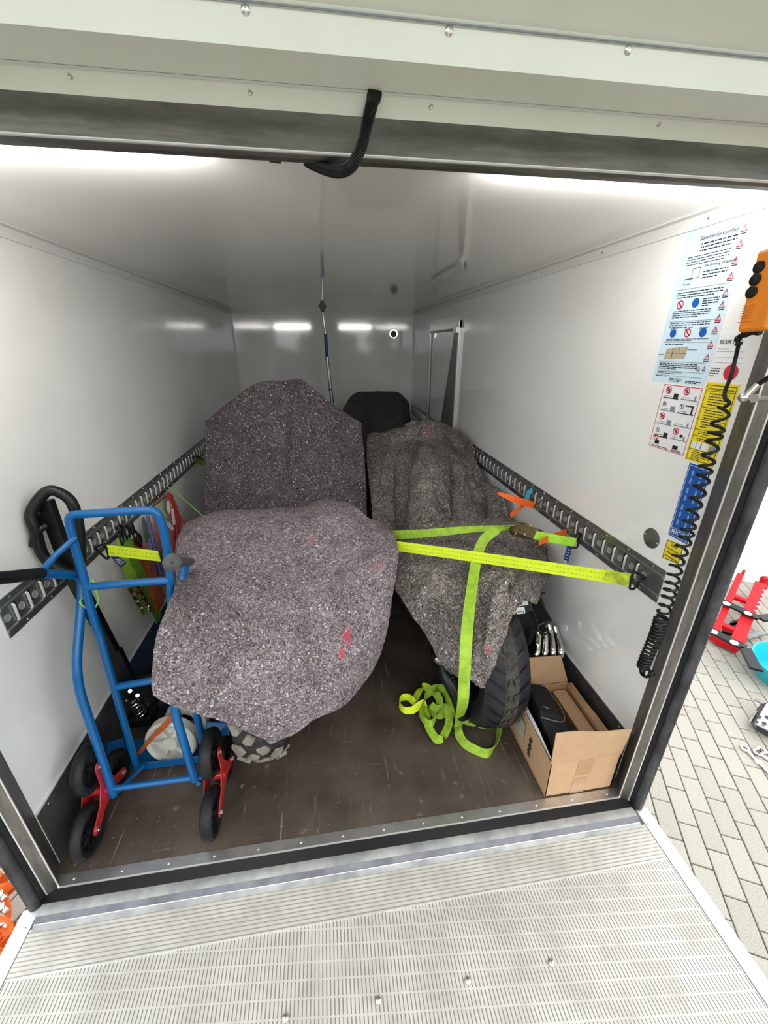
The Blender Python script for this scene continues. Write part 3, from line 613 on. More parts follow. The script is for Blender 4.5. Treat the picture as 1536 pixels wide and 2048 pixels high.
def tread_blocks(t, c, r, w, pattern, mt, name='tread_block'):
    """pattern: list of (x fraction, angle offset, half lengths (x, along), twist); repeated around the rear of the tyre"""
    c = V(c); first = None
    def surf(xf):                                             # crown height at fraction of width
        return r - .012 * abs(xf * 2) ** 2.2
    N = pattern['n']; cnt = 0
    for k in range(N):
        base = 2 * math.pi * k / N
        for xf, ao, hx, hl, tw, hh in pattern['b']:
            an = base + ao; rad = V((0, math.cos(an), math.sin(an))); tan = V((0, -math.sin(an), math.cos(an))); X = V((1, 0, 0))
            tilt = -xf * 1.1
            n2 = (rad * math.cos(tilt) - X * math.sin(tilt)).normalized(); x2 = n2.cross(tan).normalized() * -1; 
            a2 = (x2 * math.cos(tw) + tan * math.sin(tw)); b2 = n2.cross(a2)
            p = c + X * (xf * w) + rad * surf(xf)
            poly = [(-hx, -hl * .75), (hx * .8, -hl), (hx, hl * .7), (hx * .2, hl), (-hx, hl * .6)]
            top = [p + a2 * u + b2 * v + n2 * hh for u, v in poly]; bot = [p + a2 * u * 1.15 + b2 * v * 1.15 - n2 * .006 for u, v in poly]
            mb = MB(); m5 = len(poly); mb.add(bot + top, [tuple(range(m5, 2 * m5))] + [(q, (q + 1) % m5, m5 + (q + 1) % m5, m5 + q) for q in range(m5)])
            vis = math.cos(an) < .15
            if vis and cnt < 280: mb.build(name, mt, t); cnt += 1
            else: pattern.setdefault('rest', MB()).add(mb.v, mb.f)
    if 'rest' in pattern: pattern['rest'].build('hidden_tread', mt, t, kind='stuff')
def bike(x, cy, r, w, label, tyre_mt, front_y, top_z):
    t = thing('motorcycle', (x, cy, 0), label, 'motorcycle', None)
    wheel_parts(t, (x, cy, r), r, w, tyre_mt)
    wh = V((x, front_y, r)); MB().lathe([(r - .1, -.05), (r - .03, -.06), (r, 0), (r - .03, .06), (r - .1, .05)], wh, (1, 0, 0), 32, closed=True).build('front_tyre', M_blackr, t, True)
    mb = MB()
    for s in (-1, 1): mb.bar((x + s * (w / 2 + .02), cy, r), (x + s * .1, cy + .5, r + .06), .03, .05)
    mb.build('swingarm', M_black, t, bev=.004)
    for s in (-1, 1): MB().tube([(x + s * .08, front_y, r), (x + s * .08, front_y - .25, r + .55)], .022, 10).build('fork_leg', M_chrome, t, True)
    MB().box((x, (cy + front_y) / 2 + .05, .42), (.32, .5, .4)).build('engine', M_black, t, bev=.04)
    MB().box((x, (cy + front_y) / 2 + .15, .58), (.22, .36, .10)).build('fuel_tank', M_black, t, bev=.06)
    return t
M_tyre1 = mat('dusty_knobbly_tyre', (.018, .017, .016), .75, spec=.2, noise_amt=-2.0, noise_scale=20)
M_knob = mat('worn_tread_block', (.26, .235, .19), .8, noise_amt=.4, noise_scale=35)
M_tyre2 = mat('road_tyre', (.012, .012, .014), .5, spec=.3, noise_amt=-.8, noise_scale=16)
M_mud = mat('dusty_tread_band', (.075, .068, .06), .85, spec=.1, noise_amt=.5, noise_scale=40)
b1 = bike(.64, .42, .30, .17, 'motorcycle at left hidden under two felt blankets, only its knobbly dusty rear tyre showing', M_tyre1, 1.85, 1.2)
tread_blocks(b1, (.64, .42, .30), .30, .17, {'n': 17, 'b': [(-.37, 0, .017, .025, .45, .006), (-.12, .17, .017, .021, -.5, .006), (.13, .02, .017, .021, .5, .006), (.37, .19, .016, .024, -.45, .006)]}, M_knob)
MB().box((.65, .82, .52), (.26, .5, .10)).build('seat', M_blackr, b1, bev=.03)
b2 = bike(1.575, .43, .31, .19, 'motorcycle at right under felt blankets, its broad road rear tyre standing on the floor', M_tyre2, 1.95, 1.1)
# sweeping sipes of the road tyre
mb = MB(); c2 = V((1.575, .43, .31))
def tp(xf, an, lift=.0006):
    rr = .31 - .012 * abs(xf * 2) ** 2.2 if abs(xf) < .4 else .31 - .012 * .8 ** 2.2 - (abs(xf) - .4) * .16
    return c2 + V((xf * .19, 0, 0)) + V((0, math.cos(an), math.sin(an))) * (rr + lift)
for k in range(30):
    a0 = 2 * math.pi * k / 30
    if math.cos(a0) > .2: continue
    for s in (-1, 1):
        pts = [tp(s * (.07 + .38 * q), a0 - .02 - s * 0 - .18 * q ** 1.3 + (.06 if s > 0 else 0)) for q in [i / 8 for i in range(9)]]
        for g, (wd2) in enumerate((.0052,)):
            mb.ribbon(pts, [V((0, -math.sin(a0), math.cos(a0)))] * 9, [.0025 + wd2 * math.sin(math.pi * (.15 + .8 * i / 8)) for i in range(9)], .0016)
        pts = [tp(s * (.03 + .05 * q), a0 + .03 + .10 * q) for q in (0, .5, 1)]
        mb.ribbon(pts, V((1, 0, 0)), [.002, .010, .003], .0018)
mb.build('tread_sipes', M_black, b2, kind='stuff')
mb = MB(); ang = [math.radians(t) for t in range(118, 276, 6)]
mb.ribbon([tp(.03, a, .0002) for a in ang], V((1, 0, 0)), .055, .0006)
mb.build('dusty_centre_band', M_mud, b2)
MB().box((1.58, 1.0, .38), (.22, .36, .08)).build('seat', M_blackr, b2, bev=.03)
# mudguard, plate holder, licence plate of the right motorcycle
P = lambda x, y, d=.34: at(x, y, 'y', d)
MB().slab([P(1020, 1165), P(1058, 1168), P(1066, 1215), P(1075, 1262), P(1060, 1290), P(1030, 1308), P(1018, 1260), P(1014, 1215)], (0, 1, 0), .02).build('rear_mudguard', M_grey if False else mat('black_moulded_plastic', (.007, .007, .008), .5, spec=.3), b2, bev=.004)
MB().slab([P(1012, 1172, .325), P(1058, 1170, .325), P(1066, 1222, .325), P(1016, 1232, .325)], (0, 1, 0), .006).build('plate_holder', mat('dark_grey_plastic', (.025, .025, .026), .5, spec=.3), b2, bev=.002)
MB().slab([P(1010, 1172, .318), P(1052, 1172, .318), P(1057, 1210, .318), P(1014, 1216, .318)], (0, 1, 0), .003).build('licence_plate', mat('reflective_plate', (.75, .80, .76), .3), b2, bev=.001)
ps = MB().slab([P(1008, 1218, .314), P(1049, 1214, .314), P(1051, 1227, .314), P(1010, 1231, .314)], (0, 1, 0), .003).build('plate_strip', M_white, b2, bev=.001)
q0 = P(1008, 1229.5, .312); text('LISTEN', .017, P(1024.5, 1227.6, .3125), P(1051, 1225.5, .3125) - P(1024.5, 1228, .3125), (0, 0, 1), M_ink, ps, sx=.95)
MB().tube(cat([P(1052, 1195, .33), P(1070, 1235, .33), P(1076, 1262, .33)], 4), .004, 6).build('number_light_cable', M_black, b2, True)
MB().bar(P(1033, 1240, .312), P(1040, 1252, .312), .004, .003).build('white_clip', M_white, b2)
mb = MB(); 
for q in range(5): mb.ribbon(cat([P(1016 + q * 2, 1270 + q * 8, .33), P(1045 + q, 1268 + q * 7, .33), P(1064 - q * 2, 1255 + q * 6, .33)], 5), (0, 0, 1), .004, .004)
mb.build('mudguard_ribs', M_black, b2)
# left side parts: swingarm end, chain guard
MB().lathe([(.03, 0), (.034, .01), (.02, .03), (.004, .034)], P(882, 1312, .30), (-.5, -1, 0), 14).build('axle_nut', M_chrome, b2, True)
mb = MB()
for q in range(9): mb.box(P(890 + q * 3.2, 1318 + q * 8, .30), (.016, .03, .012))
mb.build('drive_chain', M_black, b2)
MB().tube(cat([P(872, 1300, .45), P(890, 1345, .34), P(915, 1395, .28), P(925, 1430, .28)], 5), .03, 12).build('exhaust_silencer', M_black, b2, True)
# ================================================================ STAIR TROLLEY
TX, TR = .13, .415
tr = thing('stair_trolley', (.28, .2, 0), 'blue tubular stair-climbing hand truck with red three-wheel stars by the left wall', 'hand truck')
# load frame: hoop and two posts
yl = .27
hl = [at(279, 1552, 'y', yl), at(225, 1362, 'y', yl), at(203, 1283, 'y', yl), at(191, 1249, 'y', yl + .005), at(177, 1198, 'y', yl + .015), at(169, 1160, 'y', yl + .02), at(151, 1097, 'y', yl + .03), at(140, 1055, 'y', yl + .03), at(138, 1030, 'y', yl + .03), at(219, 1024.7, 'y', yl + .03), at(281, 1020.6, 'y', yl + .03), at(313, 1021, 'y', yl + .03), at(325, 1055, 'y', yl + .03), at(337, 1111, 'y', yl + .03), at(341, 1177, 'y', yl + .02)]
hl[0].z = max(hl[0].z, .03)
pr_ = [at(343, 1250, 'y', yl + .01), V((.405, yl, .30)), V((.402, yl, .03))]
MB().tube(cat(hl[:7], 4)[:-1] + fillet(hl[6:], .06, 6) + pr_, .0125, 14).build('load_frame', M_blue, tr, True)
MB().tube([at(174, 1174, 'y', yl + .018), at(262, 1166, 'y', yl + .015), at(340, 1161, 'y', yl + .02)], .0125, 14).build('crossbar', M_blue, tr, True)
MB().tube([at(232, 1374, 'y', yl), at(300, 1362, 'y', yl), V((.40, yl, at(340, 1356, 'y', yl).z))], .0125, 12).build('crossbar', M_blue, tr, True)
# user-side handle tubes with grips
lp = [at(228, 1590, 'x', TX), at(190, 1470, 'x', TX), at(150, 1355, 'x', TX), at(158, 1262, 'x', TX), at(164, 1195, 'x', TX), at(138, 1150, 'x', TX), at(82, 1147, 'x', TX)]
MB().tube(fillet([lp[0], lp[2], lp[4], at(163, 1150, 'x', TX), lp[6]], .09, 8), .0135, 14).build('handle_tube', M_blue, tr, True)
gp = [at(82, 1147, 'x', TX), at(20, 1154, 'x', TX), at(-60, 1162, 'x', TX)]
MB().tube(gp, .0165, 14).build('rubber_grip', M_blackr, tr, True)
dx = V((.285, 0, 0)); rp_ = [at(390, 1559, 'x', TR), at(351, 1429, 'x', TR), V((TR, .20, .74)), V((TR, .315, .84)), V((TR, .30, .915))]
MB().tube(fillet([rp_[0], at(349, 1422, 'x', TR), at(357, 1180, 'x', TR), at(372, 1128, 'x', TR + .01), at(378, 1122, 'x', TR + .012)], .05, 6), .0135, 14).build('handle_tube', M_blue, tr, True)
g0, g1 = at(382, 1123, 'y', .42), at(344, 1125, 'y', .20)
mb = MB().tube([g0, g0.lerp(g1, .6), g1], [.013, .016, .021], 14); ax_ = (g1 - g0).normalized()
mb.build('rubber_grip', M_grey, tr, True, label='grey rubber grip seen end on')
MB().lathe([(.023, -.012), (.026, 0), (.0255, .008), (.018, .013), (.004, .0145), (.0035, .006)], g1, (CAM - g1), 20).build('grip_cap', M_grey, tr, True)
MB().tube([at(80, 1147, 'x', TX), at(112, 1110, 'y', .25), at(151, 1075, 'y', yl + .03)], .0095, 10).build('brace', M_blue, tr, True)
MB().tube([V((TX, .135, .10)), V((.168, .262, .06))], .0085, 10).build('brace', M_blue, tr, True)
MB().tube([V((TR, .135, .10)), V((.402, .262, .06))], .0085, 10).build('brace', M_blue, tr, True)
HUBZ = .135; HY = .135
MB().tube([(.115, HY, HUBZ), (.455, HY, HUBZ)], .010, 14).build('axle', M_blue, tr, True)
# toe plate
tw = MB()
tw.slab([(.12, .285, .02), (.42, .285, .02), (.42, .285, .055), (.12, .285, .055)], (0, -1, 0), .004)
tw.slab([(.12, .285, .02), (.42, .285, .02), (.46, .46, .02), (.46, .49, .02), (.40, .49, .02), (.36, .42, .02), (.16, .42, .02), (.05, .43, .02), (.01, .41, .02)], (0, 0, -1), .004)
tw.build('toe_plate', M_blue, tr, bev=.001)
MB().slab([at(207, 1492, 'z', .07), at(213, 1485, 'z', .085), at(246, 1476, 'z', .095), at(250, 1500, 'z', .07), at(262, 1536, 'z', .03), at(216, 1548, 'z', .03)], (.3, -.5, -.2), .003).build('toe_plate_wing', M_blue, tr)
MB().slab([at(412, 1444, 'y', .40), at(458, 1446, 'y', .40), at(461, 1490, 'y', .36), at(456, 1500, 'y', .34), at(420, 1506, 'y', .32), at(408, 1496, 'y', .33)], (0, 1, .3), .003).build('toe_plate_wing', M_blue, tr)
# star wheel clusters
def star(cx):
    hub = V((cx, HY, HUBZ)); cs = [V((cx, HY - .098, .083)), V((cx, HY + .098, .083)), V((cx, HY + .0, .250))]
    for c in cs:
        ty = MB().lathe([(.058, -.016), (.072, -.019), (.080, -.013), (.082, -.006), (.0825, 0), (.082, .006), (.080, .013), (.072, .019), (.058, .016)], c, (1, 0, 0), 32, closed=True).build('wheel', M_blackr, tr, True)
        mb = MB().lathe([(.059, -.012), (.050, -.006), (.050, .006), (.059, .012), (.055, 0)], c, (1, 0, 0), 24, closed=True).cyl(c - V((.018, 0, 0)), c + V((.018, 0, 0)), .014, 12)
        for k in range(8):
            a = math.pi * k / 4 + .2; d = V((0, math.cos(a), math.sin(a))); mb.bar(c + d * .012, c + d * .054, .008, .012, (1, 0, 0))
        mb.build('wheel_spokes', M_black, ty, True)
    for s in (-1, 1):
        poly = []
        for i, c in enumerate(cs):
            d = (c - hub); d.normalize(); p = V((0, -d.z, d.y))
            a = c - V((cx, 0, 0))
            ring = [c + d * .018 * math.cos(t) + p * .018 * math.sin(t) for t in (-1.3, -.6, 0, .6, 1.3)]
            mid0 = hub + d * .05 - p * .02; mid1 = hub + d * .05 + p * .02
            poly.append((math.atan2(d.z, d.y), [mid0] + ring + [mid1]))
        poly.sort(key=lambda q: q[0]); pts = [q for _, l in poly for q in l]
        pts = [V((cx + s * .0265, q.y, q.z)) for q in pts]
        pl = MB().slab(pts, (s, 0, 0), .004).build('star_plate', M_red, tr, bev=.0015)
        bo = MB()
        for c in cs: bo.lathe([(.0085, 0), (.0085, .006), (.005, .009), (.0003, .010)], V((cx + s * .0305, c.y, c.z)), (s, 0, 0), 8)
        bo.build('axle_nuts', M_chrome, pl, True, kind='stuff')
    MB().cyl((cx - .034, HY, HUBZ), (cx + .034, HY, HUBZ), .016, 16).build('hub', M_red, tr, True)
star(.088); star(.482)
tag(MB().tube(cat([at(176, 1180, 'x', .165), at(185, 1160, 'x', .185), at(193, 1185, 'x', .19), at(197, 1200, 'x', .19), at(190, 1215, 'x', .17), at(178, 1218, 'x', .15), at(160, 1205, 'x', .14), at(172, 1190, 'x', .14)], 5), .0032, 8).build('cord', M_rope_g, None, True), 'short green cord tied round the blue hand truck frame', 'cord')
# ================================================================ PALLET JACK
pj = thing('pallet_jack', (.2, .5, 0), 'black hand pallet jack with looped handle and white wheels behind the blue hand truck', 'pallet jack')
hp = [(150, 1150), (60, 1120), (32, 1062), (40, 1026), (92, 984), (120, 986), (145, 1008), (158, 1060), (160, 1120)]
HX = [at(px, py, 'y', y) for (px, py), y in zip(hp, (.36, .36, .36, .37, .40, .41, .41, .40, .38))]
for q in HX: q.x = max(q.x, .028)
MB().tube(cat(HX, 6, closed=True), .0165, 14, closed=True).build('handle_loop', M_black, pj, True)
def shaft(pa, pb, wd_, mt, nm):
    MB().bar(pa, pb, wd_, .028, (0, -1, .3)).build(nm, mt, pj, bev=.003)
s0, s1, s2, s3 = at(90, 1000, 'y', .41), at(140, 1140, 'y', .40), at(225, 1300, 'y', .50), at(262, 1375, 'y', .52)
s0.x = max(s0.x, .05)
shaft(s0, s1, .042, M_black, 'handle_stem'); shaft(s1, s2, .045, M_black, 'tiller'); shaft(s2, s3, .062, M_black, 'tiller_socket')
MB().tube(cat([at(92, 1052, 'y', .38), at(76, 1062, 'y', .36), at(68, 1078, 'y', .35), at(66, 1092, 'y', .35)], 4), .011, 10).build('release_lever', M_black, pj, True)
MB().bar(at(70, 1030, 'y', .39), at(92, 1058, 'y', .39), .05, .012, (0, -1, 0)).build('lever_bracket', M_black, pj)
c0 = at(288, 1398, 'y', .50)
mb = MB().slab([at(252, 1372, 'y', .5), at(300, 1362, 'y', .5), at(318, 1400, 'y', .5), at(308, 1440, 'y', .5), at(280, 1415, 'y', .5)], (0, 1, 0), .05); mb.build('tiller_yoke', M_black, pj, bev=.004)
mb = MB()
for px, py in ((260, 1382), (275, 1391)): mb.cyl(at(px, py, 'y', .495), at(px, py, 'y', .485), .0075, 12)
mb.build('yoke_pins', M_chrome, pj, True)
sa, sb = at(262, 1395, 'y', .48), at(283, 1428, 'y', .48); ax_ = sb - sa; u_ = ax_.orthogonal().normalized(); v_ = ax_.normalized().cross(u_)
MB().tube([sa + ax_ * (i / 84) + (u_ * math.cos(i * math.pi / 7) + v_ * math.sin(i * math.pi / 7)) * .019 for i in range(85)], .0035, 6).build('spring', M_chrome, pj, True)
MB().cyl(sa, sb, .011, 12).build('spring_rod', M_black, pj, True)
MB().box(at(284, 1436, 'y', .50), (.10, .06, .05)).build('pump_block', M_black, pj, bev=.008)
MB().cyl(at(330, 1430, 'y', .52), V((.27, .52, .10)), .05, 20).build('pump_cylinder', M_black, pj, True)
wc = at(345, 1479, 'z', .102)
wax = V((-.10, -1, .12)).normalized()
wh = MB().lathe([(.078, .020), (.092, .026), (.100, .018), (.101, 0), (.100, -.018), (.092, -.026), (.078, -.02), (.074, -.010), (.074, .004)], wc, wax, 36, closed=True).build('steering_wheel', M_nylon, pj, True)
mb = MB().lathe([(.028, .026), (.030, .018), (.030, -.02), (.0005, -.02), (.0005, .026)], wc, wax, 20, closed=True).lathe([(.076, -.016), (.076, -.006), (.0005, -.006), (.0005, -.016)], wc, wax, 24, closed=True)
ra_ = wax.orthogonal().normalized(); rb_ = wax.cross(ra_)
for k in range(6):
    d = ra_ * math.cos(k * math.pi / 3 + .3) + rb_ * math.sin(k * math.pi / 3 + .3); mb.bar(wc + wax * .002 + d * .022, wc + wax * .002 + d * .08, .012, .022, wax)
mb.build('wheel_hub', M_nylon, wh, True)
wc2 = wc + V((.03, .10, 0)); MB().lathe([(.04, .026), (.086, .026), (.092, 0), (.086, -.026), (.04, -.026)], wc2, wax, 32, closed=True).build('steering_wheel', M_nylon, pj, True)
MB().box((.26, .50, .155), (.17, .10, .06)).build('wheel_fork', M_black, pj, bev=.01)
mb = MB().bx((.03, .66, .05), (.17, 1.6, .085)).bx((.30, .66, .05), (.44, 1.6, .085)).bx((.06, .60, .06), (.42, .68, .13)); mb.build('forks', M_blue, pj, bev=.005)
# dark-blue carrier next to the jack tiller
os_ = MB().ribbon(cat([at(350, 1428, 'y', .33), at(325, 1455, 'y', .31), at(300, 1480, 'y', .31), at(277, 1508, 'y', .315)], 5), [V((.5, 0, -.6))] * 16, [.022] * 8 + [.016] * 8)
tag(os_.build('orange_strap', M_ostrapd), 'faded orange strap end hanging in front of the white pallet jack wheel', 'strap')
# ================================================================ CARDBOARD BOX AND CONTENTS
bx = thing('cardboard_box', (1.83, .14, 0), 'open brown cardboard box with raised flaps in the right front corner', 'box')
X0, X1, Y0, Y1, ZT, TH = 1.685, 1.955, -.030, .318, .182, .004
def wall(pts, n, nm, mt=M_card, lab=None): return MB().slab(pts, n, TH).build(nm, mt, bx, label=lab)
MB().bx((X0, Y0, .0005), (X1, Y1, .005)).build('bottom', M_cardi, bx)
wall([(X0, Y0, 0), (X1, Y0, 0), (X1, Y0, ZT), (X0 - .006, Y0, ZT)], (0, 1, 0), 'front_panel')
wall([(X0, Y0, 0), (X0 + .01, Y1, 0), (X0 + .004, Y1, ZT), (X0 - .006, Y0, ZT)], (1, 0, 0), 'side_panel')
wall([(X1, Y0, 0), (X1, Y1, 0), (X1, Y1, ZT), (X1, Y0, ZT)], (-1, 0, 0), 'side_panel')
wall([(X0 + .01, Y1, 0), (X1, Y1, 0), (X1, Y1, ZT), (X0 + .004, Y1, ZT)], (0, -1, 0), 'back_panel')
ff = wall([(X0 - .006, Y0 - .001, ZT + .001), (X1, Y0 - .001, ZT + .001), at(1264, 1459, 'y', -.055), at(1205, 1465, 'y', -.055), at(1150, 1464, 'y', -.055), at(1113, 1468, 'y', -.055)], (0, 1, 0), 'front_flap')
wall([(X0 + .004, Y1 + .002, ZT + .001), (X1, Y1 + .002, ZT + .001), at(1122, 1312, 'y', .345), at(1035, 1318, 'y', .345)], (0, 1, 0), 'back_flap')
MB().ribbon([(X1 - .002, Y0 + .01, ZT + .006), (X1 - .006, .05, ZT + .010), (X1 - .001, .12, ZT + .004), (X1 - .01, .2, ZT + .010), (X1 - .004, Y1 - .02, ZT + .004)], V((.3, 0, 1)), .028, .006).build('torn_flap_edge', M_cardi, bx)
MB().bx((X0 + .10, Y0 - .0012, .0), (X0 + .155, Y0, .085)).build('tape', M_tape, bx)
MB().bx((X0 + .103, Y0 - .001, .10), (X0 + .165, Y0, ZT)).build('tape', M_tape, bx)
MB().slab([(X0 - .001, .16, .05), (X0 + .001, .23, .05), (X0 - .003, .23, .15), (X0 - .005, .16, .15)], (-1, 0, 0), .001).build('shipping_label', mat('grey_label', (.42, .40, .34), .5), bx)
mb = MB()
for q in range(7): mb.slab([(X0 - .002, .10 + .008 * (q % 3), .04 + q * .014), (X0 - .001, .12 + .006 * (q % 2), .04 + q * .014), (X0 - .0015, .12, .049 + q * .014), (X0 - .003, .10, .049 + q * .014)], (-1, 0, 0), .001)
mb.build('dark_print', M_ink, bx, kind='stuff')
# inner cardboard box
ib = thing('small_carton', (1.90, .17, .005), 'slim flat brown carton tucked inside the cardboard box along its right side', 'carton')
MB().bx((1.878, .045, .006), (1.935, .300, .160)).build('carton_body', M_cardi, ib, bev=.002)
MB().bx((1.874, .050, .150), (1.877, .295, .161)).build('lid_flap', M_card, ib)
# black bag
bg_ = thing('black_bag', (1.78, .15, .005), 'black nylon bag stuffed in the open cardboard box', 'bag')
def blob(rows, n=6):
    out = [cat([V(p) for p in r], n, closed=True) for r in rows]; m_ = len(out[0]); vs = [p for r in out for p in r]; fs = []
    for i in range(len(out) - 1):
        for j in range(m_): fs.append((i * m_ + j, i * m_ + (j + 1) % m_, (i + 1) * m_ + (j + 1) % m_, (i + 1) * m_ + j))
    fs.append(tuple(range(m_ - 1, -1, -1))); fs.append(tuple((len(out) - 1) * m_ + j for j in range(m_))); return MB().add(vs, fs)
mb = MB(); BV = [(1.730, .05, .006), (1.862, .05, .006), (1.866, .29, .006), (1.722, .29, .006), (1.722, .055, .13), (1.855, .03, .125), (1.862, .29, .13), (1.724, .295, .15), (1.722, .15, .232), (1.806, .125, .222), (1.806, .255, .243), (1.722, .285, .25), (1.735, .035, .15), (1.845, .02, .14)]
mb.add(BV, [(3, 2, 1, 0), (0, 1, 5, 4), (1, 2, 6, 5), (2, 3, 7, 6), (3, 0, 4, 7), (4, 5, 13, 12), (12, 13, 9, 8), (4, 12, 8), (5, 9, 13), (4, 8, 11, 7), (8, 9, 10, 11), (5, 6, 10, 9), (6, 7, 11, 10)])
ob = mb.build('bag_body', M_blackc, bg_, False); ob.modifiers.new('b', 'BEVEL').width = .010; ob.modifiers['b'].segments = 2; ss = ob.modifiers.new('s', 'SUBSURF'); ss.subdivision_type = 'SIMPLE'; ss.levels = 3; ss.render_levels = 3
tx_ = bpy.data.textures.new('cloth_folds', 'CLOUDS'); tx_.noise_scale = .035; dp = ob.modifiers.new('d', 'DISPLACE'); dp.texture = tx_; dp.strength = .014; dp.mid_level = .5
for p_ in ob.data.polygons: p_.use_smooth = True
MB().slab([(1.728, .03, .13), (1.80, .02, .13), (1.80, .0, .09), (1.728, .01, .09)], (0, -.3, 1), .01).build('front_pouch', M_blackc, bg_, bev=.004)
MB().tube(cat([(1.72, .13, .222), (1.80, .105, .214), (1.825, .17, .217), (1.812, .25, .225)], 5), .0028, 6).build('piping', mat('grey_piping', (.10, .10, .10), .4), bg_, True)
MB().ribbon(cat([(1.80, .10, .195), (1.835, .07, .165), (1.85, .05, .12)], 5), V((.6, .8, 0)), .045, .003).build('strap', M_blackr, bg_)
MB().bar((1.745, .17, .233), (1.765, .155, .232), .003, .002).build('zip_pull', M_chrome, bg_)
for i, (dx_, z, mt_, nm, lb) in enumerate(((0, .175, M_white, 'paper_sheet', 'white paper sheet leaning inside the cardboard box against its left side'), (.007, .165, mat('plum_print', (.12, .08, .12), .4), 'booklet', 'plum-coloured booklet standing beside the white paper sheet in the cardboard box'))):
    p = [(1.690 + dx_, .00 + i * .015, .03), (1.696 + dx_, .25, .03), (1.696 + dx_, .27, .17), (1.696 + dx_, .2, z + .03), (1.694 + dx_, .1, z + .026), (1.692 + dx_, -.01 + i * .015, z + .004)]
    tag(MB().slab(p, (1, 0, 0), .0015).build(nm, mt_), lb, 'paper')
# ================================================================ EXHAUST PIPES AND BLACK TOP BAG
hdr = thing('exhaust_header', (1.87, .45, 0), 'set of four chrome exhaust header pipes standing behind the cardboard box', 'exhaust')
for i in range(4):
    a, b, c_ = at(1076 + i * 12.5, 1262 + i * 3, 'y', .42 + i * .02), at(1075 + i * 15, 1290 + i * 1, 'y', .40), at(1070 + i * 16.5, 1320 - i * 1.5, 'y', .37)
    for q in (a, b, c_): q.x = min(q.x, 1.972)
    dn = V((min(c_.x + .0, 1.95), .40, .03))
    MB().tube(cat([a + V((0, .03, .03)), a, b, c_, dn], 6), .0142, 14).build('header_pipe', M_chrome, hdr, True)
MB().bar((1.78, .40, .017), (1.975, .40, .017), .05, .034).build('flange', M_galv, hdr, bev=.003)
bb = thing('black_strap_bag', (1.85, .4, .4), 'black buckled luggage bag hanging between the licence plate and the right wall', 'bag')
Q = lambda x, y, d=.40: at(x, y, 'y', d)
mb = MB().slab([Q(1066, 1205), Q(1072, 1190), Q(1080, 1186), Q(1086, 1200), Q(1094, 1222), Q(1103, 1238), Q(1107, 1243), Q(1098, 1244), Q(1092, 1252), Q(1096, 1262), Q(1090, 1266), Q(1080, 1258), Q(1072, 1262), Q(1064, 1275), Q(1062, 1240)], (0, 1, 0), .05)
mb.build('bag_body', M_blackc, bb, bev=.006)
for pts in ([(1068, 1196), (1076, 1188), (1090, 1186)], [(1075, 1190), (1082, 1208), (1094, 1226)], [(1070, 1256), (1086, 1246), (1104, 1242)], [(1084, 1262), (1090, 1268), (1096, 1264), (1094, 1256)], [(1075, 1255), (1080, 1265), (1088, 1276)]):
    MB().tube(cat([Q(x, y, .375) for x, y in pts], 5), .0045, 6).build('strap', M_black, bb, True)
mb = MB().slab([Q(1078, 1184, .37), Q(1089, 1186, .37), Q(1084, 1192, .37), Q(1074, 1192, .37)], (0, 1, 0), .008); mb.build('buckle', M_black, bb, bev=.002)
# ================================================================ STRAPS
def seg_strap(pts, n=8): return cat(pts, n)
def stitched(mb_pts, side, w, rows, t=.0022, parent=None):
    """two or three stitch rows lying on both faces of a strap"""
    mb = MB()
    for f in rows:
        m = len(mb_pts); 
        for i in range(0, m - 1):
            T = (mb_pts[i + 1] - mb_pts[i]); sd = V(side[i] if isinstance(side, list) else side); sd = (sd - T.normalized() * sd.dot(T.normalized())).normalized()
            k = max(1, int(T.length / .012))
            for j in range(k):
                a = mb_pts[i] + T * (j / k) + sd * f * w; b = mb_pts[i] + T * ((j + .55) / k) + sd * f * w
                mb.bar(a, b, t, .0014, sd) if False else mb.ribbon([a, b], sd, t, .0034)
    return mb.build('stitching', M_ste, parent, kind='stuff')
def wire_hook(name, pts, r, mt, label, n=6, grp=None):
    return tag(MB().tube(cat(pts, n), r, 8).build(name, mt, None, True), label, 'hook', grp)
def strap(name, pts, side, w, mt, label, n=8, rows=None, grp=None, t=.0022):
    t_ = thing(name, pts[0], label, 'strap', grp)
    pp = cat(pts, n) if len(pts) > 2 else [V(pts[0]).lerp(V(pts[1]), i / 12) for i in range(13)]
    if isinstance(side, list):
        m = len(side); S = []
        for i in range(len(pp)):
            u = i / (len(pp) - 1) * (m - 1); a = int(min(u, m - 2)); S.append(V(side[a]).lerp(V(side[a + 1]), u - a).normalized())
        side = S
    if isinstance(w, list):
        m = len(w); w = [w[int(min(i / (len(pp) - 1) * (m - 1), m - 2))] * (1 - (i / (len(pp) - 1) * (m - 1) - int(min(i / (len(pp) - 1) * (m - 1), m - 2)))) + w[int(min(i / (len(pp) - 1) * (m - 1), m - 2)) + 1] * (i / (len(pp) - 1) * (m - 1) - int(min(i / (len(pp) - 1) * (m - 1), m - 2))) for i in range(len(pp))]
    MB().ribbon(pp, side, w, t).build('webbing', mt, t_, True)
    if rows: stitched(pp, side, w if not isinstance(w, list) else w[0], rows, parent=t_)
    return t_
Zu = V((0, 0, 1))
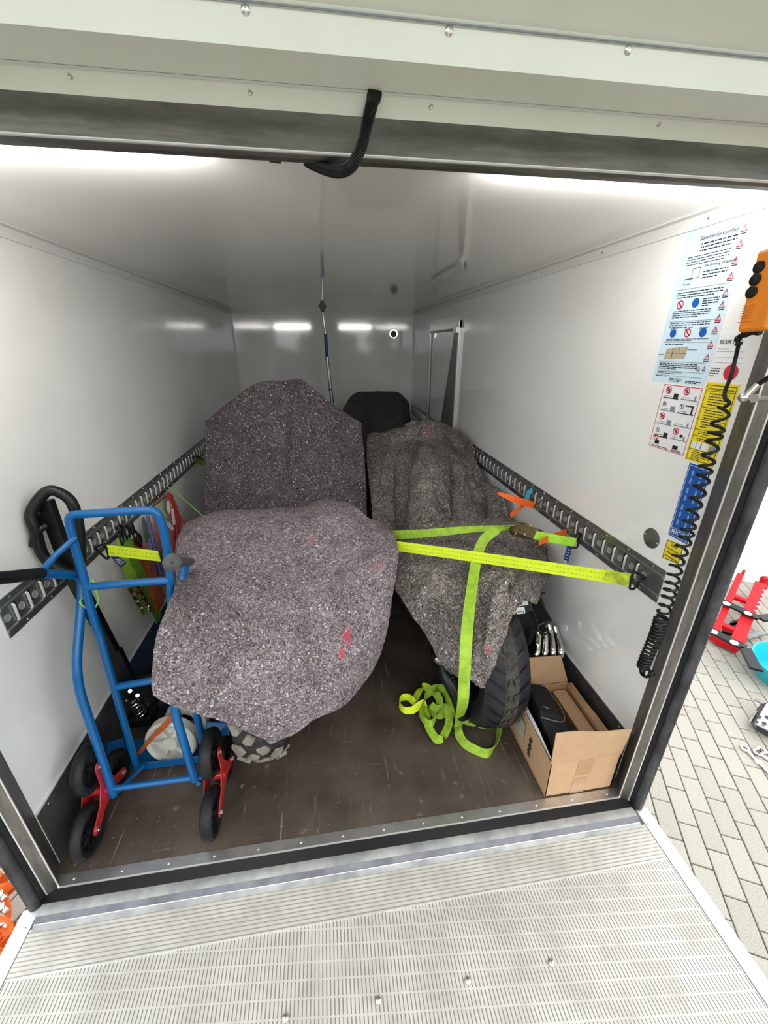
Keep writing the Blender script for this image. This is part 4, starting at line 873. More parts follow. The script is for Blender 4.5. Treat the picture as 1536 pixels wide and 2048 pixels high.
# main strap across the right motorcycle
a, b = at(1262, 1160, 'x', 1.94), at(790, 1092, 'y', .60)
ms = strap('ratchet_strap', [a, b, b + V((-.5, .15, .0))], (.05, 0, 1), .046, M_yel, 'fluorescent yellow strap running straight across both covered motorcycles to the right rail', rows=(-.2, .2))
hk = at(1290, 1155, 'x', 1.985)
MB().tube(cat([a + V((.0, 0, .026)), a + V((.015, -.004, .027)), hk + V((-.012, 0, .008)), hk, hk + V((-.004, 0, -.006)), hk + V((-.014, 0, -.007)), a + V((.02, -.002, -.034)), a + V((.003, 0, -.030))], 6, closed=True), .0042, 8, closed=True).build('wire_hook', M_black, ms, True, label='black wire hook')
MB().ribbon([a + V((-.012, -.0025, 0)), a + V((-.07, .05, -.0))], (.05, 0, 1), .044, .004).build('stitched_end', webbing('darker_stitched_webbing', (.55, .70, .02), .6), ms)
# upper strap to the ratchet
r0 = at(1024, 1056, 'y', .56)
us = strap('ratchet_strap', [at(760, 1068, 'y', .82), at(783, 1070, 'y', .78), at(860, 1066, 'y', .70), at(950, 1058, 'y', .63), r0], [(0, 0, 1), (0, 0, 1), (0, .3, .8), (0, .7, .4), (0, .9, .2)], [.045, .042, .034, .03], M_yeg, 'green-yellow strap leading from the left blanket edge into the brown ratchet')
r1 = at(1088, 1074, 'x', 1.80); hh = at(1162, 1070, 'x', 1.985)
MB().ribbon([at(1070, 1070, 'x', 1.76), r1, at(1150, 1085, 'x', 1.93)], (0, 0, 1), .038, .003).build('short_webbing', webbing('bright_green_yellow_webbing', (.45, .85, .05), .2), us)
e_ = at(1148, 1085, 'x', 1.93)
MB().tube(cat([e_ + V((0, 0, .022)), hh + V((-.014, 0, .010)), hh, hh + V((-.006, 0, -.008)), e_ + V((.02, 0, -.02)), e_ + V((0, 0, -.022))], 6, closed=True), .0042, 8, closed=True).build('wire_hook', M_black, us, True, label='black wire hook')
# ratchet buckle
rt = thing('ratchet_buckle', r0, 'brown yellow-zinc ratchet buckle lying on the felt by the right rail', 'ratchet')
rd = (r1 - r0).normalized(); rs = rd.cross(V((-.3, -.6, 1)).normalized()).normalized(); rn = rs.cross(rd)
if rn.z < 0: rn = -rn
for s in (-1, 1):
    P_ = [(0, -.012), (.03, -.018), (.07, -.012), (.125, -.006), (.128, .006), (.07, .014), (.04, .022), (.005, .018)]
    MB().slab([r0 + rd * u + rn * v + rs * (s * .024) for u, v in P_], rs * s, .003).build('side_plate', M_brass, rt, bev=.001)
MB().cyl(r0 + rd * .03 - rs * .027 + rn * .004, r0 + rd * .03 + rs * .027 + rn * .004, .012, 14).build('spool', M_yeg, rt, True)
MB().cyl(r0 + rd * .03 - rs * .034 + rn * .004, r0 + rd * .03 + rs * .034 + rn * .004, .005, 10).build('spool_pin', M_chrome, rt, True)
MB().slab([r0 + rd * u + rs * w_ + rn * .016 for u, w_ in ((.0, -.022), (.055, -.022), (.115, -.018), (.115, .018), (.055, .022), (0, .022))], rn, .003).build('handle_plate', M_brass, rt, bev=.001)
mb = MB().cyl(r0 + rd * .12 - rs * .03, r0 + rd * .12 + rs * .03, .004, 10).cyl(r0 + rd * .072 - rs * .03 + rn * .015, r0 + rd * .072 + rs * .03 + rn * .015, .004, 10)
mb.build('cross_pins', M_chrome, rt, True)
MB().lathe([(.016, -.002), (.02, 0), (.016, .002)], r0 + rd * .045 - rs * .031, rs, 12).build('ratchet_wheel', M_brass, rt, True)
# tail falling over the cloth down to the floor
tl = [at(1022, 1052, 'y', .55), at(1000, 1056, 'y', .52), at(972, 1075, 'y', .50), at(958, 1100, 'y', .46), at(950, 1135, 'y', .40), at(942, 1190, 'y', .27), at(935, 1250, 'y', .15), at(931, 1310, 'y', .075), at(928, 1370, 'y', .06), at(925, 1410, 'y', .08), at(918, 1440, 'z', .07), at(917, 1465, 'z', .03), at(930, 1487, 'z', .022), at(952, 1500, 'z', .022), at(974, 1507, 'z', .022), at(989, 1495, 'z', .022), at(997, 1473, 'z', .022), at(1000, 1452, 'z', .022), at(1012, 1442, 'z', .022), at(1028, 1436, 'z', .022)]
sd = [(.9, -.3, .2), (.9, 0, .3), (1, 0, 0), (1, 0, 0), (1, 0, 0), (1, 0, 0), (1, 0, 0), (1, 0, 0), (1, 0, 0), (1, 0, 0), (.9, .2, .2), (.6, .5, .6), (.2, .5, .8), (0, .4, .9), (0, .3, 1), (.2, -.2, 1), (.4, -.1, .9), (.5, 0, .8), (.3, .6, .6), (0, .7, .7)]
strap('loose_strap', tl, sd, .040, M_yeg, 'loose green-yellow strap tail falling over the felt and looping on the floor', n=6)
# heap of strap
hp_ = [(1038, 1432, .01), (985, 1450, .004), (933, 1441, .006), (915, 1432, .02), (902, 1420, .04), (893, 1390, .06), (880, 1376, .065), (862, 1381, .06), (847, 1402, .04), (842, 1425, .03), (850, 1442, .025), (864, 1446, .025), (877, 1425, .035), (879, 1400, .055), (871, 1384, .065), (884, 1376, .07), (897, 1390, .065), (899, 1410, .05)]
Hs = [(0, .5, .8), (0, .6, .7), (.2, .7, .6), (.5, .5, .5), (.6, .2, .7), (.3, 0, .9), (0, .5, .8), (-.5, .5, .6), (.6, .2, .7), (.4, .2, .9), (0, .3, .9), (0, .3, .9), (.6, 0, .8), (.9, 0, .4), (.6, .4, .5), (0, .6, .7), (.4, .3, .8), (.8, .1, .5)]
hs = strap('strap_heap', [at(x, y, 'z', z + .02) for x, y, z in hp_], Hs, .034, M_yeg, 'tangled heap of green-yellow strap on the floor left of the road tyre', n=6)
for pts, sds in (([(878, 1392, .05), (858, 1377, .05), (845, 1374, .045), (834, 1390, .035), (829, 1402, .03), (815, 1394, .022), (802, 1397, .018), (799, 1409, .015), (808, 1420, .015), (825, 1420, .02), (838, 1411, .03), (852, 1405, .04)], [(.7, .3, .6), (.6, .5, .5), (.8, .3, .5), (.9, .1, .3), (.7, .2, .6), (0, .3, .9), (0, .1, 1), (.1, 0, 1), (0, .2, .9), (0, .4, .8), (.3, .5, .7), (.5, .5, .6)]),
                 ([(846, 1415, .03), (852, 1432, .02), (858, 1455, .008), (868, 1472, .004), (876, 1480, .003), (888, 1470, .01), (897, 1450, .02), (898, 1430, .03), (890, 1415, .04), (874, 1418, .04), (862, 1410, .045)], [(.7, -.3, .5), (.9, -.2, .3), (.9, 0, .2), (.8, .4, .2), (.3, .8, .3), (.9, .2, .2), (.9, 0, .3), (.9, .1, .4), (.3, .5, .7), (0, .5, .8), (0, .5, .8)]),
                 ([(858, 1412, .02), (866, 1425, .012), (880, 1430, .008), (896, 1425, .01), (908, 1432, .01)], [(.2, .6, .7)] * 5)):
    pp = cat([at(x, y, 'z', z + .018) for x, y, z in pts], 6); m = len(sds); S = []
    for i in range(len(pp)):
        u = i / (len(pp) - 1) * (m - 1); q = int(min(u, m - 2)); S.append(V(sds[q]).lerp(V(sds[q + 1]), u - q).normalized())
    MB().ribbon(pp, S, .034, .0022).build('loop', M_yel if pts[0][0] == 878 else M_yeg, hs, True)
# orange straps on the right rail
G_or = 'orange straps hooked in the right rail'
def ostrap(pts, side, w, hook, label, inner=None):
    t_ = strap('orange_strap', pts, side, w, M_ostrap, label, grp=G_or)
    MB().tube(cat(hook, 6), .0032, 8).build('wire_hook', M_brass, t_, True, label='brass-coloured wire hook')
    return t_
h1 = at(1085, 1004, 'x', 1.982)
o1 = ostrap([at(996, 986, 'x', 1.72), at(1030, 999, 'x', 1.80), at(1068, 1011, 'x', 1.92)], [(0, 0, 1), (0, .2, 1), (0, 0, 1)], [.012, .03, .034], [h1, h1 + V((-.008, -.002, .012)), at(1078, 1010, 'x', 1.95), at(1069, 1017, 'x', 1.93), at(1067, 1006, 'x', 1.93)], 'bright orange strap hooked to the right rail, the farther and higher of two')
MB().ribbon([at(1046, 1010, 'x', 1.86), at(1035, 1020, 'x', 1.80), at(1021, 1031, 'x', 1.74)], (0, .3, 1), .024, .002).build('loose_end', M_ostrap, o1)
h2 = at(1150, 1057, 'x', 1.982)
ostrap([at(1078, 1086, 'x', 1.76), at(1100, 1076, 'x', 1.83), at(1132, 1066, 'x', 1.93)], (0, .1, 1), [.018, .03, .036], [h2, h2 + V((-.008, -.002, .012)), at(1142, 1064, 'x', 1.955), at(1134, 1073, 'x', 1.935), at(1131, 1060, 'x', 1.935)], 'bright orange strap hooked to the right rail just behind the ratchet strap hook')
cs = thing('blue_strap_end', at(1058, 985, 'x', 1.98), 'short light blue strap end on the right rail above the orange strap', 'strap')
MB().ribbon(cat([at(1065, 980, 'x', 1.984), at(1058, 986, 'x', 1.975), at(1054, 997, 'x', 1.965), at(1050, 1003, 'x', 1.96)], 4), (0, 1, .3), .03, .002).build('webbing', M_cyan, cs, True)
MB().tube(cat([at(1061, 990, 'x', 1.985), at(1062, 996, 'x', 1.97), at(1057, 1001, 'x', 1.965)], 4), .003, 6).build('wire_hook', M_brass, cs, True)
tg = MB().slab([at(1135, 1089, 'x', 1.955), at(1145, 1092, 'x', 1.955), at(1135, 1129, 'x', 1.96), at(1125, 1125, 'x', 1.96)], (1, 0, 0), .001).build('strap_tag', M_navy, None)
tag(tg, 'navy blue woven tag hanging below the green-yellow strap by the right rail', 'tag')
mb = MB()
for q in range(4):
    f = .25 + q * .15; p0 = at(1135, 1089, 'x', 1.9535).lerp(at(1125, 1125, 'x', 1.9585), f); p1 = at(1145, 1092, 'x', 1.9535).lerp(at(1135, 1129, 'x', 1.9585), f); mb.ribbon([p0.lerp(p1, .2), p0.lerp(p1, .8)], (p0 - at(1135, 1089, 'x', 1.9535)), .004, .0006)
mb.ribbon([at(1126, 1122, 'x', 1.9565), at(1134, 1125, 'x', 1.9565)], (0, .2, 1), .014, .0006); mb.build('tag_print', M_white, tg)
# ---- left side: strap from the left rail to the left motorcycle
a, b = at(213, 1100, 'x', .075), at(322, 1113, 'x', .26)
ls = strap('ratchet_strap', [a, b, at(350, 1118, 'x', .34)], (0, .1, 1), .044, M_yel, 'fluorescent yellow strap hooked in the left rail and running behind the blue hand truck', rows=(-.2, .2))
hk = at(190, 1097, 'x', .016)
MB().tube(cat([a + V((0, 0, .024)), a + V((-.01, .0, .024)), hk + V((.012, 0, .008)), hk, hk + V((.006, 0, -.007)), a + V((-.012, 0, -.034)), a + V((0, 0, -.030))], 6, closed=True), .0045, 8, closed=True).build('wire_hook', M_black, ls, True, label='black wire hook')
MB().bar(b + V((.004, -.004, .03)), b + V((.006, -.004, -.036)), .014, .010, (0, 1, 0)).build('rubber_sleeve', M_black, ls, bev=.002)
lt = MB().slab([at(221, 1113, 'x', .06), at(238, 1114, 'x', .06), at(253, 1126, 'x', .06), at(241, 1135, 'x', .06)], (1, 0, 0), .001).build('strap_tag', M_navy, None); tag(lt, 'navy blue printed tag hanging under the yellow strap on the left rail', 'tag')
mb = MB()
for q in range(4):
    f = .3 + q * .17; p0 = at(221, 1113, 'x', .0615).lerp(at(241, 1135, 'x', .0615), f); p1 = at(238, 1114, 'x', .0615).lerp(at(253, 1126, 'x', .0615), f); mb.ribbon([p0.lerp(p1, .15), p0.lerp(p1, .85)], (0, 0, 1), .0035, .0006)
mb.build('tag_print', M_white, lt)
# hanging bundles on the left rail
def hang(name, pts, side, w, mt, label, cat_='strap', grp=None, n=6):
    pts = [at(x, y, 'x', d) for x, y, d in pts]; t_ = thing(name, pts[0], label, cat_, grp)
    MB().ribbon(cat(pts, n), side, w, .004).build('webbing', mt, t_, True); return t_
gs = hang('hanging_strap', [(245, 1078, .04), (250, 1110, .05), (258, 1140, .05), (275, 1185, .05), (292, 1225, .05)], (.2, 1, .3), .055, M_yeg, 'green-yellow strap hung folded from the left rail with its ratchet at the lower end')
MB().ribbon(cat([at(x, y, 'x', .065) for x, y in ((255, 1082), (270, 1120), (285, 1155), (300, 1195), (318, 1240))], 6), (.2, 1, .3), .05, .004).build('second_fold', webbing('darker_green_webbing', (.14, .30, .02), .5), gs, True)
hkp = [at(x, y, 'x', .03) for x, y in ((232, 1058), (248, 1052), (262, 1062), (250, 1080))]
MB().tube(cat(hkp, 6), .0045, 8).build('wire_hook', M_black, gs, True)
hr = thing('ratchet_buckle', at(275, 1185, 'x', .07), 'open brass ratchet buckle hanging at the left wall behind the blue crossbar', 'ratchet')
ra0, ra1 = at(262, 1165, 'x', .075), at(292, 1218, 'x', .085); rdd = (ra1 - ra0)
for s in (-.028, .028): MB().bar(ra0 + V((0, s, 0)), ra1 + V((0, s, 0)), .003, .022, (0, 1, 0)).build('side_plate', M_brass, hr, bev=.001)
for f in (.1, .35, .6, .85): MB().cyl(ra0 + rdd * f + V((.006, -.034, .01)), ra0 + rdd * f + V((.006, .034, -.01)), .006 if f != .35 else .009, 10).build('cross_pin', M_chrome if f > .5 else M_brass, hr, True)
MB().ball(at(299, 1217, 'x', .10), .016, 10, (.5, .7, 1.3)).build('handle_end', M_chrome, hr, True)
hang('hanging_strap', [(270, 1075, .05), (285, 1120, .06), (300, 1150, .07), (312, 1190, .08), (322, 1215, .08)], (.2, 1, .2), .06, M_ostrapd, 'faded orange strap hung from the left rail behind the blue crossbar')
hang('hanging_strap', [(286, 1095, .08), (300, 1130, .09), (312, 1165, .10), (326, 1200, .11)], (.2, 1, .2), .045, mat('brown_red_webbing', (.26, .07, .03), .7, noise_amt=.4, noise_scale=40), 'brown-red strap hung beside the faded orange strap on the left rail')
# cluster of black hooks
def hkring(px, py, d, s, k):
    p = at(px, py, 'x', d); pts = [p + V((.006 * math.sin(k), s * .5 * math.cos(t), s * math.sin(t))) for t in [i * math.pi / 4 for i in range(8)]]; return cat(pts, 4, closed=True)
lbs = ['black wire hook nearest the door in the cluster on the left rail', 'large black wire hook second from the door in the left rail cluster', 'black wire hook high in the middle of the left rail cluster', 'large black wire hook low in the middle of the left rail cluster', 'small black wire hook right above the yellow strap on the left rail', 'black wire hook farthest from the door in the left rail cluster']
for i, (px, py, d, s) in enumerate(((242, 1062, .04, .03), (252, 1066, .055, .035), (262, 1058, .04, .03), (272, 1075, .06, .036), (246, 1078, .06, .026), (282, 1080, .07, .032))):
    tag(MB().tube(hkring(px, py, d, s, i), .0042, 8, closed=True).build('strap_hook', M_black, None, True), lbs[i], 'hook', 'black strap hooks clustered on the left rail')
tag(MB().tube(cat([at(x, y, 'x', .07) for x, y in ((263, 1048), (266, 1060), (274, 1066), (276, 1078), (272, 1088))], 5), .0045, 8).build('s_hook', M_black, None, True), 'long black S-shaped hook hanging right of the hook cluster on the left rail', 'hook')
# ropes
def rope(pts, r, mt, label, cat_='rope', grp=None, strands=1, spread=.012):
    P0 = [at(x, y, 'x', d) for x, y, d in pts]; t_ = thing('rope_hank', P0[0], label, cat_, grp)
    for k in range(strands):
        o = V((math.sin(k * 2.1) * spread * .6 + abs(spread) * .6, (k - (strands - 1) / 2) * spread * 1.6, math.cos(k * 1.7) * spread * .6))
        q = [p + o * min(1, i * .6) for i, p in enumerate(P0)]
        MB().tube(cat(q, 6), r, 8).build('strand', mt, t_, True)
    return t_
rope([(294, 1030, .03), (298, 1060, .04), (304, 1095, .05), (312, 1130, .06), (316, 1150, .06)], .0065, M_rope_b, 'hank of blue-purple rope with white fleck hanging from the left rail', strands=4, spread=.014)
rope([(306, 1030, .03), (312, 1060, .04), (320, 1095, .05), (328, 1140, .07)], .0055, mat('orange_red_rope', (.42, .10, .04), .7, noise_amt=.5, noise_scale=200), 'thin orange-red rope hank right of the blue-purple rope', strands=3, spread=.012)
rope([(336, 985, .03), (342, 1010, .04), (348, 1045, .05), (352, 1085, .06), (358, 1110, .06)], .0075, M_rope_r, 'thick red rope hank with white tags hanging from the left rail', strands=5, spread=.015)
rope([(343, 988, .03), (350, 1015, .05), (362, 1040, .08), (376, 1062, .12), (386, 1080, .14)], .0055, M_rope_r, 'single red rope curving away behind the left blanket', strands=1)
rope([(318, 1000, .03), (324, 1020, .04), (334, 1040, .05), (345, 1044, .05), (344, 1025, .05), (336, 1004, .04)], .0032, M_rope_g, 'thin green and yellow cord loop hanging among the red ropes', strands=1)
rope([(286, 1035, .03), (289, 1060, .04), (294, 1085, .04)], .006, mat('dark_green_rope', (.04, .07, .04), .8), 'dark green cord hanging left of the blue-purple rope', strands=2, spread=.01)
for i, (q, lb) in enumerate((([(333, 1003), (337, 1001), (341, 1020), (338, 1028), (334, 1020)], 'white paper tag high among the red ropes'), ([(342, 1018), (347, 1017), (351, 1048), (346, 1051)], 'long white paper tag on the red rope hank'), ([(332, 1042), (338, 1044), (349, 1058), (344, 1061), (337, 1054)], 'crumpled white paper tag at the blue hoop bend'))):
    tag(MB().slab([at(x, y, 'x', .10) for x, y in q], (1, 0, 0), .001).build('paper_tag', M_white), lb, 'tag')
sp_ = MB()
for i in range(7): sp_.ball(at(302 + i * 4.4, 1012 - i * 3.2, 'x', .035 + .008 * (i % 2)), .014, 8, (.8, 1, .9))
tag(sp_.build('clip_cluster', mat('black_brown_clips', (.05, .035, .02), .4, noise_amt=-2, noise_scale=60), None, True), 'cluster of small dark clips on the left rail above the ropes', 'clips')
tag(MB().tube(cat([at(333, 971, 'x', .02), at(345, 980, 'x', .06), at(375, 1005, 'x', .17), at(408, 1034, 'x', .30)], 5), .003, 8).build('green_cord', M_rope_g, None, True), 'taut thin green cord from the left rail to the left blanket', 'cord')
ys = thing('strap_end', at(400, 925, 'x', .04), 'small yellow strap end with white tag far along the left rail', 'strap')
MB().slab([at(x, y, 'x', .05) for x, y in ((392, 924), (400, 920), (410, 918), (412, 930), (402, 930), (396, 928))], (1, 0, 0), .004).build('webbing', M_yeg, ys)
MB().slab([at(x, y, 'x', .055) for x, y in ((399, 930), (390, 940), (396, 942), (400, 934))], (1, 0, 0), .001).build('paper_tag', M_white, ys)
MB().tube(cat([at(x, y, 'x', .03) for x, y in ((386, 916), (392, 912), (400, 916), (408, 920))], 4), .008, 8).build('wire_hook', M_black, ys, True)
# clutter between the wall and the left blanket
cl = mat('clear_plastic_wrap', (.70, .72, .69), .12, trans=.45, bump=.6, bump_scale=35)
for i, (px, py, y, r, sq, lb) in enumerate(((288, 1293, .95, .07, (1.1, .8, .7), 'crumpled clear plastic bag lying behind the pallet jack tiller'), (303, 1270, 1.15, .07, (.8, .8, .9), 'second clear plastic wrap bundle behind the first, against the left blanket'))):
    p = at(px, py, 'y', y); mb = MB().ball(p, r, 18, sq); mb.v = [v + (v - p) * .35 * noise.noise(v * 22) for v in mb.v]
    t_ = mb.build('plastic_bag', cl, None, True); tag(t_, lb, 'plastic bag')
    MB().ball(p + V((0, .0, -.01)), r * .45, 10, (1.4, .7, .6)).build('metal_fitting', M_chrome, t_, True)
sup = thing('storage_crate', (.27, 1.05, 0), 'dark crate under the plastic bags between the left wall and the left motorcycle', 'crate')
mb = MB().bx((.12, .88, 0), (.40, 1.3, at(288, 1310, 'y', 1.0).z)); mb.build('crate_body', M_blackr, sup, bev=.01)
MB().bx((.115, .875, .20), (.405, 1.305, .22)).build('crate_rim', M_grey, sup, bev=.004)
tag(MB().tube(cat([at(262, 1262, 'y', 1.15), at(275, 1248, 'y', 1.15), at(300, 1240, 'y', 1.1), at(318, 1250, 'y', 1.1)], 5), .03, 10).build('rolled_black_cloth', M_blackc, None, True), 'rolled black cloth on top of the plastic bags by the left blanket', 'cloth')
# ================================================================ STICKERS ON THE RIGHT WALL
class Sheet:
    def __init__(s, name, y0, y1, z0, z1, mt, label, skew=0):
        s.y0, s.y1, s.z0, s.z1, s.k = y0, y1, z0, z1, skew; s.n = 0
        s.o = MB().slab([s.p(0, 0, -.0006), s.p(1, 0, -.0006), s.p(1, 1, -.0006), s.p(0, 1, -.0006)], (-1, 0, 0), .0006).build(name, mt)
        tag(s.o, label, 'sticker')
    def p(s, u, v, d=0): return V((W - .0006 - d, s.y0 + (s.y1 - s.y0) * u, s.z0 + (s.z1 - s.z0) * v + s.k * u))
    def rects(s, rs, mt, name='print', d=.0007):
        mb = MB()
        for u0, v0, u1, v1 in rs: mb.add([s.p(u0, v0, d), s.p(u1, v0, d), s.p(u1, v1, d), s.p(u0, v1, d)], [(0, 1, 2, 3)])
        return mb.build(name, mt, s.o)
    def lines(s, u0, v0, u1, n, dv, h, mt=None, seed=0, name='text_lines'):
        r = random.Random(seed); rs = []
        for i in range(n):
            u = u0; e = u1 if i < n - 1 else u0 + (u1 - u0) * r.uniform(.4, .9)
            while u < e:
                w = min(r.uniform(.02, .09), e - u); rs.append((u, v0 + i * dv, u + w, v0 + i * dv + h)); u += w + .012
        return s.rects(rs, mt or M_ink, name)
    def poly(s, uv, mt, name, d=.0008): return MB().add([s.p(u, v, d) for u, v in uv], [tuple(range(len(uv)))]).build(name, mt, s.o)
    def ring(s, u, v, r, mt, name='prohibition_ring', w=.25, slash=True, d=.0009):
        mb = MB(); asp = abs(s.y1 - s.y0) / abs(s.z1 - s.z0); n = 18; b = []
        for k in range(n):
            t = 2 * math.pi * k / n
            for rr in (r, r * (1 - w)): b.append(s.p(u + rr * math.cos(t), v + rr * math.sin(t) * asp, d))
        mb.add(b, [(2 * k, 2 * ((k + 1) % n), 2 * ((k + 1) % n) + 1, 2 * k + 1) for k in range(n)])
        if slash:
            c = .7 * r; h = r * .13; mb.add([s.p(u - c - h, v - (c - h) * asp, d), s.p(u - c + h, v - (c + h) * asp, d), s.p(u + c + h, v + (c - h) * asp, d), s.p(u + c - h, v + (c + h) * asp, d)], [(0, 1, 2, 3)])
        return mb.build(name, mt, s.o)
    def disc(s, u, v, r, mt, name='disc', d=.0008):
        asp = abs(s.y1 - s.y0) / abs(s.z1 - s.z0); return s.poly([(u + r * math.cos(t * math.pi / 9), v + r * math.sin(t * math.pi / 9) * asp) for t in range(18)], mt, name, d)
    def tri(s, u, v, r):
        asp = abs(s.y1 - s.y0) / abs(s.z1 - s.z0)
        T = lambda k, d: [s.p(u, v - k * asp, d), s.p(u + k * .9, v + k * .62 * asp, d), s.p(u - k * .9, v + k * .62 * asp, d)]
        a = T(r, .0009); b = T(r * .66, .0009); MB().add(a + b, [(0, 1, 4, 3), (1, 2, 5, 4), (2, 0, 3, 5)]).build('warning_triangle', M_rd, s.o)
        s.rects([(u - r * .07, v - r * .45 * asp, u + r * .07, v + r * .15 * asp), (u - r * .07, v + r * .28 * asp, u + r * .07, v + r * .42 * asp)], M_ink, 'exclamation_mark'); s.rects([(u - r * .8, v + r * .85 * asp, u + r * .8, v + r * 1.05 * asp)], M_ink, 'caption')
    def txt(s, t, u, v, size, mt=M_ink, align='LEFT', sx=1): return text(t, size, s.p(u, v, .0008), (0, -1, 0), (0, 0, 1), mt, s.o, align=align, sx=sx)
S = Sheet('instruction_sticker', .314, .118, 1.872, 1.467, M_lb, 'tall pale blue instruction sticker with red warning triangles on the right wall')
S.txt('Säkerhetsföreskrifter', .55, .075, .0135, align='CENTER'); S.lines(.30, .095, .86, 3, .020, .008, seed=1); S.lines(.12, .165, .80, 4, .016, .005, seed=2)
S.rects([(.16, .30, .30, .305), (.16, .30, .165, .335), (.16, .335, .27, .339), (.27, .24, .275, .335), (.27, .24, .40, .244), (.395, .22, .40, .30), (.30, .30, .40, .303)], M_ink, 'line_drawing')
S.txt('Var försiktig vid lastning!', .46, .245, .0095); S.lines(.46, .27, .84, 3, .018, .007, seed=3)
S.rects([(.06, v, .92, v + .003) for v in (.365, .575, .715, .85, .915, .948)], M_gr, 'rule')
S.lines(.10, .385, .86, 3, .016, .006, seed=4); S.ring(.20, .465, .062, M_rd); S.disc(.47, .462, .062, M_db, 'mandatory_disc'); S.rects([(.44, .44, .46, .475), (.44, .475, .50, .482)], M_white, 'shoe_pictogram'); S.lines(.58, .44, .84, 4, .014, .006, seed=5); S.lines(.10, .505, .75, 4, .014, .005, seed=6)
S.lines(.10, .585, .80, 3, .014, .005, seed=7)
for u, blue in ((.20, 1), (.47, 0), (.73, 1)):
    if blue: S.disc(u, .655, .06, M_db, 'mandatory_disc'); S.rects([(u - .03, .645, u + .02, .652), (u - .01, .652, u + .0, .672)], M_white, 'pictogram')
    else: S.ring(u, .655, .058, M_rd)
    S.lines(u - .07, .62, u + .07, 2, .010, .004, seed=8)
S.lines(.10, .693, .85, 2, .010, .004, seed=9); S.lines(.10, .727, .60, 1, .014, .006, seed=10)
S.poly([(.16, .76), (.55, .745), (.53, .825), (.14, .835)], M_wood, 'interior_picture'); S.rects([(.28, .76, .29, .832), (.16, .79, .54, .793), (.40, .752, .405, .79), (.02, .80, .13, .803), (.55, .765, .72, .768)], M_ink, 'picture_lines', d=.0011)
S.lines(.08, .862, .80, 4, .012, .006, seed=12); S.lines(.08, .922, .55, 2, .010, .004, seed=13); S.lines(.06, .953, .55, 1, .010, .004, seed=14); S.lines(.35, .965, .60, 3, .010, .004, seed=15); S.lines(.66, .975, .94, 2, .010, .006, seed=16)
for v in (.074, .153, .244, .328, .422, .494, .57, .64, .731, .815): S.tri(.915, v, .055)
S.tri(.83, .886, .035); S.tri(.92, .884, .035)
S = Sheet('pictogram_sticker', .2605, .1165, 1.464, 1.266, M_white, 'white pictogram sticker with thin red border below the pale blue sticker')
S.rects([(.02, .012, .98, .022), (.02, .978, .98, .988), (.02, .012, .032, .988), (.968, .012, .98, .988)], M_rd, 'red_border')
for i, (u, v) in enumerate(((.28, .14), (.74, .13), (.28, .33), (.74, .33), (.28, .54), (.74, .52), (.28, .74), (.74, .72))):
    S.rects([(u - .20, v + .06, u + .20, v + .074), (u + .06, v - .01, u + .18, v + .06) if i % 2 == 0 else (u + .12, v + .0, u + .16, v + .06), (u - .16, v + .035, u + .02, v + .042)], M_gr if i % 3 else M_ink, 'machine_drawing')
    if i in (0, 1, 4, 7): S.ring(u - .10, v - .05, .075, M_rd); S.disc(u - .10, v - .05, .035, M_ink, 'pictogram')
    elif i in (2, 3, 6): S.ring(u - .12, v - .03, .05, M_ink, 'approval_ring', w=.2)
S.rects([(.70, .27, .90, .29), (.86, .29, .90, .36), (.76, .70, .84, .74)], M_ink, 'machine_part'); S.ring(.16, .83, .07, M_rd); S.rects([(.16, .87, .28, .93), (.66, .88, .80, .94), (.10, .955, .55, .965), (.64, .950, .90, .958), (.64, .963, .90, .970)], M_ink, 'print')
S = Sheet('inspection_sticker', .1185, .026, 1.600, 1.485, M_white, 'white inspection sticker with round red stamp beside the orange pendant')
S.txt('BESIKTAD', .10, .20, .0155, sx=.95); S.lines(.10, .30, .50, 1, .01, .012, seed=20); S.rects([(.08, v, .95, v + .006) for v in (.36, .48, .60, .72)], M_gr, 'rule'); S.disc(.72, .80, .22, M_rd, 'red_stamp'); S.disc(.72, .80, .03, M_white, 'stamp_centre', d=.0011)
S.lines(.06, .72, .36, 4, .055, .02, seed=21)
S = Sheet('yellow_instruction_sticker', .1125, .0155, 1.480, 1.260, M_ly, 'yellow instruction sticker behind the top of the coiled cable')
S.rects([(.05, .03, .95, .038), (.05, .97, .95, .978), (.05, .03, .065, .978), (.935, .03, .95, .978), (.05, .10, .95, .106), (.05, .30, .95, .306), (.05, .45, .95, .456), (.05, .58, .95, .586), (.05, .66, .95, .666), (.05, .84, .95, .846)], M_ink, 'border')
S.txt('SKÖTSELINSTRUKTIONER', .50, .087, .0072, align='CENTER', sx=.92)
for v, n in ((.13, 5), (.33, 4), (.475, 3), (.605, 2), (.69, 2), (.86, 3), (.925, 2)): S.lines(.20, v, .82, n, .032 if v < .6 else .022, .012 if v < .6 else .009, seed=int(v * 99))
S.poly([(.10, .76), (.16, .74), (.60, .74), (.66, .76), (.66, .815), (.60, .83), (.16, .83), (.10, .81)], M_white, 'truck_picture'); S.rects([(.25, .745, .27, .825), (.40, .745, .44, .825), (.70, .75, .92, .82)], M_gr, 'picture_lines', d=.0011)
S = Sheet('blue_control_sticker', .0915, .019, 1.254, 1.020, M_db, 'royal blue hand-symbol sticker behind the middle of the coiled cable')
S.rects([(.05, .02, .95, .026), (.05, .975, .95, .98), (.05, .02, .07, .98), (.93, .02, .95, .98), (.07, .875, .93, .88)], M_white, 'white_border')
M_pale = mat('pale_blue_print', (.25, .42, .72), .5)
